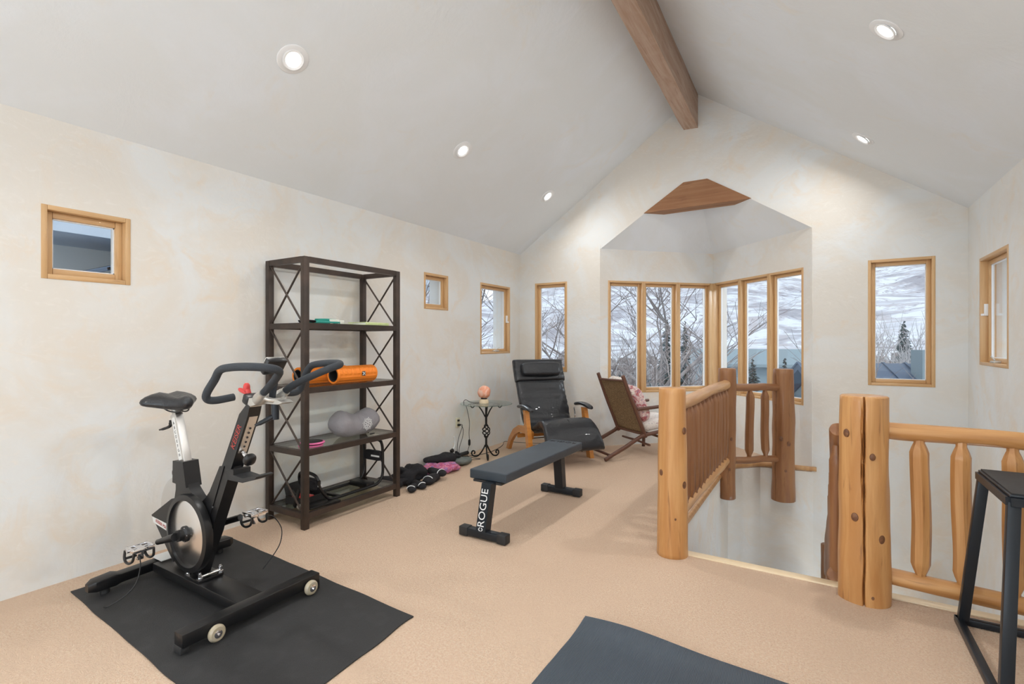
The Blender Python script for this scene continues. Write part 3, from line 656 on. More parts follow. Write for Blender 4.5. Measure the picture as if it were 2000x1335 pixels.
# box with red panel, black tray book and dark folded tool
e = thing('storage_case', 'open black case with red inside at the left of the bottom shelf', 'box', (-3.44, 2.54, .116), .12)
bb = B(); bb.lohi((-.09, -.12, 0), (.09, .12, .012)); bb.lohi((-.09, -.12, .012), (-.08, .12, .06)); bb.lohi((.08, -.12, .012), (.09, .12, .05)); bb.lohi((-.08, -.12, .012), (.08, -.11, .055)); bb.lohi((-.08, .11, .012), (.08, .12, .055)); bb.build('case_body', 'blackm', e)
bb = B(); bb.box((-.005, -.03, .035), (.13, .10, .03), bev=.004); bb.build('red_tray', 'red', e)
B().box((-.1, 0, .09), (.008, .23, .10), RY(-.3), .002).build('case_lid', 'blackm', e)
e = thing('flat_board', 'flat black board at the front edge of the bottom shelf', 'board', (-3.265, 2.54, .116), -.1)
B().box((0, 0, .008), (.13, .26, .014), bev=.003).build('board_body', 'black', e)
e = thing('folding_clamp', 'dark metal lever tool leaning inside shelf, by the near side bars', 'tool', (-3.33, 2.375, .116), 0)
B().box((0, 0, .08), (.03, .012, .17), RY(.5) @ RX(.1), .003).box((-.03, .0, .11), (.05, .02, .05), RY(.5), .004).build('lever_arm', 'black', e)
B().blob((.045, 0, .022), (.055, .04, .035), .6).build('lever_foot', 'alub', e)
# ---------------------------------------------------------------- items on the floor past the shelf
def clump(x, y, z, sx, sy, sz, rz, m, name, label, cat, seed, group=None, stripe=None, droop=.02):
    e = thing(name, label, cat, (x, y, z), rz, group)
    b_ = B(); b_.blob((0, 0, sz/2), (sx, sy, sz), .75, .7, n=30, m=16, nz=min(sx, sy)*.30, ns=13, seed=seed)
    for v in b_.bm.verts: v.co.z = max(v.co.z, .002)
    b_.build('fabric', m, e, ang=80)
    return e
def wrap(x, y, z, rz, label, seed, L=.26, R=.032):
    """rolled black band whose end carries white stripes"""
    e = thing('striped_wrap', label, 'exercise wrap', (x, y, z), rz, 'black wraps with white stripes')
    b_ = B(); rings = []; n = 18
    for i in range(15):
        t_ = i/14; xx = (t_-.5)*L; tp = max(.08, 1-abs(2*t_-1)**4)**.5; r = []
        for j in range(n):
            a = 2*PI*j/n; rr = R*tp*(1+.18*noise.noise(V((math.cos(a), math.sin(a), t_*4+seed*5))))
            r.append(V((xx, math.cos(a)*rr*1.25+.02*noise.noise(V((t_*3, seed, 0))), R*.9+math.sin(a)*rr*.9)))
        rings.append(r)
    b_.ring(rings); b_.build('band', 'blkcloth', e, ang=80)
    for k, tx in enumerate((.27,)):
        g = B(); xx = L*tx; pts = [V((xx, math.cos(a)*R*1.25*(.98-.18*k*0), R*.9+math.sin(a)*R*.95)) for a in [(.12+.76*q/8)*PI+.25 - .5*0 for q in range(9)]]
        sc = 1.03 if k == 0 else .86
        pts = [V((p.x, p.y*sc, R*.9+(p.z-R*.9)*sc)) for p in pts]
        g.tube(pts, .0032, 6, 2, flat=1.2); g.build('white_stripe', 'white', e)
    return e
clump(-3.44, 3.50, 0, .26, .22, .085, .3, 'blkcloth', 'cloth_heap', 'black crumpled cloth heap on carpet behind the shelf foot', 'cloth', 1)
clump(-3.40, 3.66, 0, .24, .26, .15, .9, 'blkcloth', 'dark_pouch', 'tall soft black pouch heap on carpet just past the shelf', 'cloth', 2)
wrap(-3.18, 3.46, 0, -1.0, 'striped black wrap nearest the foot of the shelf', 1, L=.18)
wrap(-3.21, 3.58, 0, -.35, 'striped black wrap second from the shelf foot', 2)
wrap(-3.20, 3.75, 0, -1.3, 'striped black wrap third from the shelf foot', 3, R=.045)
wrap(-3.26, 3.90, .03, -.2, 'striped black wrap leaning on the pink purple scarf', 4, R=.04)
e = clump(-3.39, 4.08, 0, .24, .46, .085, -.5, 'scarf', 'patterned_scarf', 'bunched pink and purple patterned scarf on the carpet', 'scarf', 5)
clump(-3.50, 4.27, .05, .16, .40, .085, -.35, 'blkcloth', 'black_mitt', 'long black padded mitt lying on the patterned scarf', 'mitt', 6)
e = clump(-3.42, 4.50, 0, .20, .26, .07, .3, 'greyrub', 'grey_slipper', 'grey felt slipper on carpet below the outlet', 'slipper', 7)
e = thing('black_buckle_strap', 'tangled black strap and buckle on top of the grey slipper', 'strap', (-3.47, 4.47, .055))
B().tube([(0, -.06, .02), (.02, -.03, .06), (.0, .02, .04), (-.03, .05, .07), (.02, .07, .03), (.04, .0, .03), (0, -.05, .04)], .011, 8, 4, closed=True).build('webbing', 'blkcloth', e)
B().box((-.02, -.03, .095), (.03, .045, .04), RX(.4), .006).build('buckle', 'black', e)
B().tube([(-.01, -.02, .11), (-.01, .01, .16), (-.012, .012, .21), (-.012, -.004, .25)], .006, 8, 4).build('clear_tag', 'clearp', e)
e = thing('black_bar', 'black padded bar lying along the base of the left wall', 'bar', (-3.62, 4.55, 0))
B().cyl((0, -.36, .03), (0, .36, .03), .022, n=16, bev=.004).build('bar_tube', 'blackm', e)
# ---------------------------------------------------------------- flat bench
o_ = V((-1.98, 3.5, 0)); e = thing('flat_bench', 'flat black workout bench with white lettering on its near leg', 'bench', o_)
b_ = B(o_); b_.box((-2.02, 3.635, .405), (.315, 1.32, .068), RZ(.0), .010, 3); b_.build('pad', 'pad', e)
g = B(o_); g.lohi((-2.14, 2.97, .355), (-1.90, 4.22, .371)); g.build('under_plate', 'blackm', e, smooth=False)
def bleg(yf, yt, nm, textside):
    lg = B(); lw_ = .078
    lg.prism([(yf-.035, .055), (yf+.035, .055), (yt+.035, .372), (yt-.035, .372)], -lw_/2, lw_/2, frameM((0, 1, 0), (-1, 0, 0), (0, 0, 1), V((-1.985, 0, 0))-o_))
    return lg.build('leg', 'steelblk', e, smooth=False)
l1 = bleg(2.87, 2.945, 'near', True); l2 = bleg(4.09, 4.05, 'far', False)
for y, lg in ((2.87, l1), (4.09, l2)):
    B(o_).lohi((-2.165, y-.03, .012), (-1.79, y+.03, .062), bev=.004).build('foot_bar', 'steelblk', e)
    for x in (-2.165, -1.79): B(o_).box((x+(.03 if x < -2 else -.03), y, .036), (.07, .066, .062), bev=.005).build('rubber_foot', 'blackm', e)
# lettering on the near leg face, reading upwards
dv = V((0, .075, .317)).normalized(); nv = V((0, -.317, .075)).normalized(); xv = V((1, 0, 0))
pc = V((-1.985, 2.855+.093, .205))-o_; pc = V((-1.985, (2.87+2.945)/2-.0362, .2135))-o_
Xt = frameM(dv, -xv, nv, pc+nv*.0015)
text('bench_lettering', 'ROGUE', .078, Xt, 'white', e, sx=.98)
pc2 = pc-dv*.142
g = B(); Xg = frameM(dv, -xv, nv, pc2+nv*.002)
for s_ in (-1, 1): g.tube([Xg @ V((-.01, .004*s_, 0)), Xg @ V((.0, .016*s_, 0)), Xg @ V((.012, .006*s_, 0))], .003, 5, 2)
g.build('bench_emblem', 'white', e)
text('pad_lettering', 'ROGUE', .075, T(V((-2.02, 4.22, .4405))-o_) @ RZ(PI), 'blackm', e, ext=.001, sx=1.05)
# ---------------------------------------------------------------- plyometric stand at right
o_ = V((.86, 2.9, 0)); e = thing('plyometric_stand', 'black steel frame jump platform standing beside the right log railing', 'exercise equipment', o_)
TP = [(.635, 3.146), (1.085, 3.146), (1.085, 2.695), (.635, 2.695)]; BS = [(.575, 3.21), (1.145, 3.21), (1.145, 2.535), (.575, 2.535)]; zt = .76
b_ = B(o_); b_.lohi((.632, 2.692, zt-.006), (1.088, 3.149, zt+.004), bev=.003); b_.build('top_plate', 'steelblk', e)
b_ = B(o_); b_.lohi((.640, 2.700, zt+.004), (1.08, 3.141, zt+.010)); b_.build('grip_sheet', 'mat', e)
b_ = B(o_)
for i in range(4):
    a, c = TP[i], TP[(i+1) % 4]; m_ = V(((a[0]+c[0])/2, (a[1]+c[1])/2, zt-.022)); d = V((c[0]-a[0], c[1]-a[1], 0)); b_.box(m_, (max(abs(d.x), .028)+0, max(abs(d.y), .028), .032))
b_.build('top_frame', 'steelblk', e, smooth=False)
ctr = V((.86, 2.92))
for i in range(4):
    a, c = V((*TP[i], zt-.03)), V((*BS[i], .03)); g = B(o_); ins = (V((ctr.x, ctr.y, 0))-V((a.x, a.y, 0))).normalized()*.018
    a = a+ins; c = c+ins; dz_ = (c-a).normalized(); xx = V((1, 0, 0)); yy = dz_.cross(xx).normalized(); xx = yy.cross(dz_)
    g.box((a+c)/2, (.04, .034, (a-c).length), frameM(xx, yy, dz_, (0, 0, 0)), .002); g.build('leg', 'steelblk', e)
    p, q = V((*BS[i], .018)), V((*BS[(i+1) % 4], .018)); g = B(o_); m_ = (p+q)/2; d = q-p
    g.box(m_, (max(abs(d.x)+.03, .032), max(abs(d.y)+.03, .032), .03), bev=.002); g.build('base_rail', 'steelblk', e)
# ---------------------------------------------------------------- glass table, salt lamp, cord
TX, TY = -3.345, 4.90
e = thing('glass_side_table', 'small round glass table on a black twisted iron stand', 'table', (TX, TY, 0))
B().lathe([(.001, .634), (.303, .634), (.307, .638), (.303, .644), (.001, .644)], n=56).build('glass_top', 'tabgl', e)
b_ = B(); b_.cyl((0, 0, .13), (0, 0, .235), .013, n=12); b_.cyl((0, 0, .395), (0, 0, .61), .013, n=12); b_.build('stem', 'iron', e)
b_ = B()
for k in range(4):
    pts = [(0.044*math.sin(PI*t_)*math.cos(2*PI*(k/4+t_*.95)), .044*math.sin(PI*t_)*math.sin(2*PI*(k/4+t_*.95)), .225+.18*t_) for t_ in [i/12 for i in range(13)]]
    b_.tube(pts, .0068, 8, 2)
b_.build('twisted_cage', 'iron', e)
for k in range(3):
    a = toward(TX, TY)+.12+k*2*PI/3; d = V((math.cos(a), math.sin(a), 0)); Z = V((0, 0, 1))
    pts = [d*.012+Z*.15, d*.05+Z*.08, d*.10+Z*.022, d*.15+Z*.008, d*.185+Z*.03, d*.18+Z*.065, d*.155+Z*.07, d*.145+Z*.048, d*.158+Z*.038]
    B().tube(pts, .0085, 8, 5).build('scroll_foot', 'iron', e)
    B().tube([d*.012+Z*.48, d*.06+Z*.56, d*.12+Z*.624], .0075, 8, 3).build('top_brace', 'iron', e)
    a2 = a+PI/3; d2 = V((math.cos(a2), math.sin(a2), 0)); s2 = V((-math.sin(a2), math.cos(a2), 0))
for k in range(4):
    a = toward(TX, TY)+PI/2+k*PI/2; d2 = V((math.cos(a), math.sin(a), 0)); s2 = V((0, 0, 1)); c = d2*.16+V((0, 0, .61)); s3 = V((-math.sin(a), math.cos(a), 0))
    if k % 2 == 0: B().tube([c+V((0, 0, .022))+d2*.02, c+d2*.022, c-V((0, 0, .02)), c-d2*.022, c+V((0, 0, .022))-d2*.02], .006, 8, 5).build('hook_loop', 'iron', e)
B().torus(T(0, 0, .627), .16, .006).build('support_ring', 'iron', e)
e = thing('salt_lamp', 'round pink salt lamp on wooden base upon the glass table', 'lamp', (TX-.01, TY-.03, .6445))
B().lathe([(.001, 0), (.052, 0), (.055, .006), (.053, .03), (.045, .046), (.03, .05), (.001, .05)], n=32).build('wooden_base', 'nose', e)
B().lathe([(.034, .047), (.038, .055), (.034, .064)], n=28).build('metal_collar', 'blackm', e)
b_ = B(); b_.blob((0, 0, .128), (.152, .152, .150), 1, 1, n=32, m=20, nz=.010, ns=20, seed=4); b_.build('salt_globe', 'salt', e, ang=25)
b_ = B(); b_.tube([(-3.375, 4.86, .66), (-3.42, 4.83, .65), (-3.50, 4.80, .655), (-3.56, 4.79, .68), (-3.60, 4.80, .65), (-3.585, 4.83, .60), (-3.56, 4.86, .42), (-3.565, 4.86, .28), (-3.56, 4.86, .20)], .0032, 6, 5)
b_.tube([(-3.56, 4.86, .13), (-3.58, 4.85, .05), (-3.56, 4.83, .006), (-3.45, 4.80, .005), (-3.36, 4.80, .006), (-3.42, 4.72, .005), (-3.56, 4.70, .01), (-3.62, 4.74, .1), (-3.60, 4.78, .24), (-3.60, 4.79, .33), (-3.62, 4.775, .378), (-3.635, 4.77, .379)], .0032, 6, 5)
e = thing('lamp_cord', 'thin black lamp cord with inline switch hanging beside the outlet', 'cord', (-3.56, 4.86, 0))
b_.off = V(); o2 = b_.build('cable', 'cord', e); 
for v in o2.data.vertices: v.co -= V((-3.56, 4.86, 0))
B().blob((0, 0, .165), (.02, .034, .075), .6).build('inline_switch', 'cord', e)
b_ = B(); b_.tube([(-3.64, 4.77, .379), (-3.61, 4.79, .37), (-3.63, 4.73, .2), (-3.64, 4.74, .05), (-3.60, 4.80, .006), (-3.50, 4.98, .005), (-3.47, 5.15, .005), (-3.50, 5.4, .005), (-3.56, 5.60, .006), (-3.60, 5.72, .03), (-3.50, 5.85, .006), (-3.2, 5.95, .006), (-3.05, 5.9, .05)], .0032, 6, 5)
tag(b_.build('floor_cable', 'cord'), 'black power cord running along wall from outlet to the recliner', 'cord')
# ---------------------------------------------------------------- zero gravity recliner
RC = thing('recliner_chair', 'black leather zero gravity recliner with orange brown wooden frame', 'chair', (-2.79, 5.45, 0), math.atan2(-.61, .79)+PI/2)
# local frame: -y is the facing direction, +x is to the right in the photo
HW = .335
for s_ in (-1, 1):
    x = s_*HW
    # arched rear leg
    arch = [(-.24, .33), (-.06, .37), (.14, .355), (.32, .28), (.47, .15), (.56, 0), (.475, 0), (.40, .115), (.27, .215), (.12, .275), (-.06, .285), (-.24, .25)]
    B().prism([(p[0], p[1]) for p in arch], -.02, .02, frameM((0, 1, 0), (-1, 0, 0), (0, 0, 1), (x, 0, 0))).build('arched_leg', 'teak', RC, ang=40)
    # front post leaning back up to armrest
    B().prism([(-.36, 0), (-.27, 0), (-.13, .575), (-.20, .575)], -.025, .025, frameM((0, 1, 0), (-1, 0, 0), (0, 0, 1), (x+s_*.045, 0, 0))).build('arm_post', 'teak', RC, smooth=False)
    b_ = B(); rings = []
    for i in range(13):
        t_ = i/12; y = .06-.40*t_; z = .59+.035*math.sin(t_*PI*.9)-.02*t_; w_ = .036+.012*math.sin(PI*t_); h_ = .022*(1 if .03 < t_ < .97 else .55)
        rings.append([V((x+s_*.045+math.cos(a)*w_*(1 if .03 < t_ < .97 else .6), y, z+math.sin(a)*h_)) for a in [2*PI*k/14 for k in range(14)]])
    b_.ring(rings); b_.build('armrest', 'leather', RC, ang=60)
    B().tube([(x, .02, .33), (x, -.02, .45), (x+.01*s_, .03, .55)], .008, 6).build('recline_rod', 'chrome', RC)
B().lohi((-HW, -.30, .10), (HW, -.265, .19), bev=.004).build('front_stretcher', 'teak', RC)
B().lohi((-HW, .20, .19), (HW, .235, .24), bev=.004).build('rear_stretcher', 'teak', RC)
B().cyl((-HW, -.08, .30), (HW, -.08, .30), .011, n=10).cyl((-HW, -.14, .24), (HW, -.14, .24), .008, n=10).build('pivot_bar', 'chrome', RC)
def slabpad(path, wf, th, name, m, seed, parent, crease=.006, nx=26):
    """padded strip: path of (y,z), half width wf(t)"""
    P = [V((0, p[0], p[1])) for p in path]; Q = []
    for i in range(len(P)-1):
        a, b2, c, d = P[max(0, i-1)], P[i], P[i+1], P[min(len(P)-1, i+2)]
        for k in range(8):
            t_ = k/8; Q.append(.5*((2*b2)+(c-a)*t_+(2*a-5*b2+4*c-d)*t_*t_+(3*b2-a-3*c+d)*t_**3))
    Q.append(P[-1]); N = len(Q); b_ = B(); rings = []
    for i, p in enumerate(Q):
        t_ = i/(N-1); tg = (Q[min(N-1, i+1)]-Q[max(0, i-1)]).normalized(); nr = V((0, -tg.z, tg.y)); nr = -nr if nr.z < 0 and False else nr
        w_ = wf(t_); e_ = max(.12, 1-(abs(2*t_-1))**14)**.5; r = []
        for j in range(nx*2):
            a = 2*PI*j/(nx*2); cx = math.copysign(abs(math.cos(a))**.28, math.cos(a)); sx = math.copysign(abs(math.sin(a))**.55, math.sin(a))
            q = V((cx*w_*(.97+.03*e_), 0, 0))+p+nr*(sx*th/2*e_)
            q += nr*(crease*noise.noise(V((cx*3+seed, t_*9, abs(cx)*2)))+crease*.9*noise.noise(V((cx*1.3*4, t_*22, seed))))*(1 if sx > 0 else .3)
            r.append(q)
        rings.append(r)
    b_.ring(rings); return b_.build(name, m, parent, ang=75)
# backrest (front surface faces -y), seat, leg rest
slabpad([(.02, .34), (.10, .44), (.19, .62), (.27, .80), (.33, .96)], lambda t: .315+.01*t, .10, 'backrest', 'leather', 2, RC, .018)
slabpad([(.275, .86), (.32, .96), (.36, 1.06), (.375, 1.135)], lambda t: .338, .12, 'upper_back_pad', 'leather', 5, RC, .009)
b_ = B(); b_.blob((0, .262, 1.015), (.53, .13, .17), .38, .4, X=RX(-.30), n=36, m=18, nz=.008, ns=5, seed=3); b_.build('head_pillow', 'leather', RC, ang=70)
slabpad([(.06, .36), (-.06, .335), (-.20, .365), (-.32, .425), (-.40, .445)], lambda t: .30, .10, 'seat_cushion', 'leather', 8, RC, .008)
slabpad([(-.36, .445), (-.46, .44), (-.56, .37), (-.63, .27), (-.67, .17)], lambda t: .30+.06*t, .10, 'leg_rest', 'leather', 11, RC, .02)
B().tube([(0, -.40, .497), (0, -.50, .475), (.0, -.60, .385), (0, -.665, .29), (0, -.705, .20)], .004, 6, 4).build('leg_rest_seam', 'blackm', RC)
# ---------------------------------------------------------------- rustic lounge chair with woven back
LC = thing('rustic_lounge_chair', 'dark twig wood lounge chair with woven cane back facing the nook windows', 'chair', (-2.08, 5.45, 0), math.atan2(.8, .6))
# local +x = facing, +y = far side
Wd = .55
def tw(name, p0, p1, r, s_, m='dkwood'): return log(name, p0, p1, r, r*.92, LC, m, s_, n=12, seg=14, bend=.012, rough=.06)
for k, y in enumerate((0, Wd)):
    tw('side_rail', (0, y, .022), (.52, y, .262), .024, 200+k); tw('seat_rail', (.50, y, .258), (1.02, y, .345), .022, 202+k)
    tw('back_post', (.545, y+(.0 if y else .0), .245), (.237, y, .965), .024, 204+k)
    tw('arm', (.43, y, .575), (1.0, y, .60), .021, 206+k, 'dkwood'); tw('front_leg', (.92, y, 0), (.94, y, .60), .022, 208+k)
tw('foot_stretcher', (.08, 0, .06), (.08, Wd, .06), .016, 210); tw('back_bottom_bar', (.53, 0, .275), (.53, Wd, .275), .015, 211); tw('back_top_bar', (.262, 0, .90), (.262, Wd, .90), .014, 212)
tw('front_stretcher', (.93, 0, .18), (.93, Wd, .18), .016, 213); tw('seat_front_bar', (1.0, 0, .34), (1.0, Wd, .34), .018, 214); tw('under_brace', (.6, 0, .15), (.6, Wd, .15), .014, 215)
b_ = B(); vs = []; n1, n2 = 20, 20
bot, top = V((.525, 0, .285)), V((.262, 0, .905))
for k in (0, 1):
    for i in range(n1+1):
        for j in range(n2+1):
            u, v_ = i/n1, j/n2; sag = .03*math.sin(PI*u)*math.sin(PI*v_); p = bot.lerp(top, v_)+V((0, .022+(Wd-.044)*u, 0)); p += V((sag+k*.012, 0, 0)); vs.append(p)
N1 = (n1+1)*(n2+1); g = lambda i, j, k: k*N1+i*(n2+1)+j; fs = []
for i in range(n1):
    for j in range(n2): fs += [(g(i, j, 0), g(i+1, j, 0), g(i+1, j+1, 0), g(i, j+1, 0)), (g(i, j, 1), g(i, j+1, 1), g(i+1, j+1, 1), g(i+1, j, 1))]
for i in range(n1): fs += [(g(i, 0, 0), g(i, 0, 1), g(i+1, 0, 1), g(i+1, 0, 0)), (g(i, n2, 0), g(i+1, n2, 0), g(i+1, n2, 1), g(i, n2, 1))]
for j in range(n2): fs += [(g(0, j, 0), g(0, j+1, 0), g(0, j+1, 1), g(0, j, 1)), (g(n1, j, 0), g(n1, j, 1), g(n1, j+1, 1), g(n1, j+1, 0))]
b_.add(vs, fs).build('woven_back', 'wicker', LC, ang=80)
def lc(p): return LC.matrix_basis @ V(p)
Xc = T(LC.location) @ RZ(math.atan2(.8, .6))
e = thing('seat_cushion', 'pale patterned seat cushion on the rustic lounge chair', 'cushion', Xc @ V((.77, Wd/2, .30)), math.atan2(.8, .6))
B().blob((0, 0, .075), (.52, .50, .13), .45, .4, X=RY(-.16), n=40, m=16, nz=.015, ns=5, seed=2).build('cushion_body', 'paleflr', e, ang=80)
e = thing('back_pillow', 'red and cream floral pillow leaning on the rustic chair back', 'pillow', Xc @ V((.53, Wd/2-.02, .40)), math.atan2(.8, .6))
B().blob((0, 0, .21), (.20, .46, .47), .62, .5, X=RY(-.42), n=40, m=20, nz=.02, ns=4, seed=5).build('pillow_body', 'floral', e, ang=80)
e = thing('throw_pillow', 'pale pillow tucked at the top of rustic chair back', 'pillow', Xc @ V((.42, Wd-.17, .70)), math.atan2(.8, .6))
B().blob((0, 0, .11), (.10, .30, .26), .6, .5, X=RY(-.42), n=30, m=16, nz=.015, ns=6, seed=9).build('pillow_body', 'paleflr', e, ang=80)
# ---------------------------------------------------------------- exercise bike
O = V((-2.85, 1.47, .007)); e = BK = thing('exercise_bike', 'black indoor exercise bike with silver seat post standing on the rubber mat', 'exercise bike', O)
def PB(): return B(O)
YC = 1.47
PB().lohi((-3.28, 1.40, .040), (-2.40, 1.535, .088), bev=.005).build('base_beam', 'black', e)
# front stabiliser (near, with wheels) and rear one by the wall
b_ = PB(); b_.lohi((-2.415, 1.115, .035), (-2.345, 1.815, .095), bev=.004); b_.build('front_stabiliser', 'black', e)
for y in (1.13, 1.80): PB().lohi((-2.41, y-.02, .007), (-2.35, y+.02, .04), bev=.004).build('levelling_foot', 'blackm', e)
b_ = PB(); rings = []
for y, x, z, hx in ((1.10, -3.295, .062, .02), (1.13, -3.30, .064, .042), (1.22, -3.305, .066, .046), (1.25, -3.31, .062, .036), (1.47, -3.325, .062, .036), (1.69, -3.31, .062, .036), (1.72, -3.305, .066, .046), (1.84, -3.30, .064, .042), (1.865, -3.295, .062, .02)):
    r = []
    for j in range(16):
        a = 2*PI*j/16; r.append(V((x+math.copysign(abs(math.cos(a))**.35, math.cos(a))*hx, y, z+math.copysign(abs(math.sin(a))**.35, math.sin(a))*(hx*.72 if hx > .021 else .02))))
    rings.append(r)
b_.ring(rings); b_.build('rear_stabiliser', 'black', e, ang=30)
for y in (1.18, 1.79): PB().cyl((-3.30, y, .007), (-3.30, y, .04), .022, n=14).build('levelling_foot', 'blackm', e)
for y in (1.25, 1.745):
    X = T(V((-2.325, y, .046))-O) @ RY(PI/2)
    w_ = B().lathe([(.012, -.014), (.030, -.014), (.037, -.007), (.0385, 0), (.037, .007), (.030, .014), (.012, .014)], X, 28).build('transport_wheel', 'urethane', e)
    B().lathe([(.018, -.0155), (.018, .0155), (.011, .018), (.001, .018)], X, 20).build('wheel_hub', 'chrome', w_)
    B().cyl(V((-2.345, y, .046))-O, V((-2.295, y, .046))-O, .006, n=8).build('axle_bolt', 'chrome', w_)
B(O).lohi((-3.36, 1.43, .095), (-3.24, 1.56, .099)).build('warning_label', 'label', e, smooth=False)
B(O).cyl((-3.24, 1.50, .088), (-3.24, 1.50, .097), .014, n=10).build('base_bolt', 'chrome', e)
# mount plate and bolts
PB().lohi((-2.935, 1.405, .088), (-2.785, 1.535, .102), bev=.003).build('mount_plate', 'black', e)
PB().cyl((-2.80, 1.415, .115), (-2.80, 1.53, .115), .009, n=10).build('pivot_rod', 'chrome', e)
for x, y in ((-2.80, 1.418), (-2.80, 1.525), (-2.92, 1.418), (-2.92, 1.525)):
    PB().cyl((x, y, .10), (x, y, .135), .009, n=12).cyl((x, y, .102), (x, y, .112), .015, n=6).cyl((x, y, .135), (x, y, .142), .006, n=10).build('base_bolt', 'chrome', e)
# fork: upright leaning forward
sl_ = 1.85
def fx(z, off): return -2.575+(z-.735)/sl_+off
b_ = PB(); b_.prism([(fx(.10, -.055), .10), (fx(.10, .06), .10), (fx(.5, .045), .5), (fx(1.0, .035), 1.0), (fx(1.045, .025), 1.045), (fx(1.055, -.005), 1.055), (fx(1.0, -.04), 1.0), (fx(.72, -.045), .72), (fx(.70, -.052), .70)], YC-.032, YC+.032)
b_.build('fork', 'black', e, ang=25)
b_ = PB(); b_.prism([(fx(.99, .030), .99), (fx(.99, .038), .99), (fx(.80, .042), .80), (fx(.80, .034), .80)], YC-.022, YC+.022); b_.build('inner_post', 'alub', e, smooth=False)
b_ = PB()
for k in range(5): z = .835+k*.024; b_.cyl((fx(z, .036), YC+.0, z), (fx(z, .0425), YC+.0, z-.003), .0055, n=8)
b_.build('adjustment_holes', 'ink', e)
b_ = PB(); b_.prism([(fx(.58, -.075), .58), (fx(.72, -.058), .72), (fx(.725, -.02), .725), (fx(.40, .0), .40), (fx(.30, -.04), .30)], YC-.036, YC+.036); b_.build('fork_sleeve', 'black', e, ang=25)
PB().cyl((fx(.50, .0), YC-.040, .50), (fx(.50, .0), YC-.036, .50), .006, n=10).build('rivet', 'chrome', e)
# lettering on the fork side, red
dv = V((1, 0, sl_)).normalized(); nv = V((0, -1, 0)); Xt = frameM(dv, nv.cross(dv)*1, nv, V((fx(.885, -.002), YC-.0325, .885))-O)
text('fork_lettering', 'KEISER', .048, Xt, 'redd', e)
# main V frame with curved crotch
side = [(-3.155, .665), (-3.065, .70), (-3.02, .70), (-2.985, .60), (-2.945, .555), (-2.885, .515), (-2.835, .50), (-2.80, .54), (-2.74, .60), (-2.66, .50), (-2.74, .30), (-2.83, .18), (-2.93, .16), (-3.05, .20), (-3.12, .26), (-3.16, .38), (-3.19, .44), (-3.155, .50), (-3.13, .53), (-3.135, .60)]
side = [(-3.10, .685), (-3.005, .690), (-2.985, .60), (-2.955, .555), (-2.90, .515), (-2.84, .495), (-2.79, .53), (-2.72, .60), (-2.66, .52), (-2.72, .36), (-2.80, .22), (-2.90, .15), (-3.0, .17), (-3.10, .24), (-3.15, .36), (-3.16, .44), (-3.115, .475), (-3.10, .53)]
PB().prism(side, YC-.03, YC+.03).build('frame', 'black', e, ang=40)
b_ = PB(); b_.prism([(-3.112, .57), (-2.965, .56), (-3.0, .698), (-3.108, .692)], YC-.042, YC+.042); b_.build('seat_collar', 'black', e, ang=25)
# rear magnet housing with label
b_ = PB(); b_.prism([(-3.42, .325), (-3.18, .46), (-3.05, .49), (-3.02, .20), (-3.16, .10), (-3.30, .22)], YC-.015, YC+.055); b_.build('rear_housing', 'black', e, ang=25)
b_ = PB(); b_.prism([(-3.405, .318), (-3.39, .285), (-3.19, .262), (-3.195, .305)], YC-.017, YC-.0155); o2 = b_.build('housing_label', 'label', e, smooth=False)
text('housing_lettering', 'KEISER M3i', .026, frameM((1, 0, -.16), (.16, 0, 1), (0, -1, 0), V((-3.30, YC-.0175, .293))-O), 'redd', e)
# drive disc and guard ring (lateral axis = y)
Xd = T(V((-2.895, 1.41, .335))-O) @ RX(PI/2)
B().lathe([(.185, -.02), (.205, -.018), (.209, .0), (.205, .018), (.178, .022), (.172, .010)], Xd, 56, caps=False).build('guard_ring', 'black', e)
B().lathe([(.18, -.004), (.178, .006), (.17, .012), (.04, .018), (.001, .018)], Xd, 56).build('drive_disc', 'alu', e, ang=60)
B().lathe([(.185, -.03), (.185, -.005), (.001, -.005)], Xd, 40).build('disc_back', 'blackm', e)
B().lathe([(.042, .015), (.042, .026), (.030, .034), (.030, .058), (.001, .058)], Xd, 28).build('crank_hub', 'black', e)
b_ = B()
for k in range(5): a = k*2*PI/5; b_.cyl(Xd @ V((.035*math.cos(a), .035*math.sin(a), .026)), Xd @ V((.035*math.cos(a), .035*math.sin(a), .031)), .004, n=8)
b_.build('hub_screws', 'chrome', e)
# flywheel, behind
Xf = T(V((-3.285, 1.545, .335))-O) @ RX(PI/2)
B().lathe([(.001, -.008), (.20, -.008), (.214, -.004), (.214, .004), (.20, .008), (.001, .008)], Xf, 56).build('flywheel', 'alu', e)
B().lathe([(.03, .008), (.03, .02), (.001, .02)], Xf, 20).build('flywheel_hub', 'black', e)
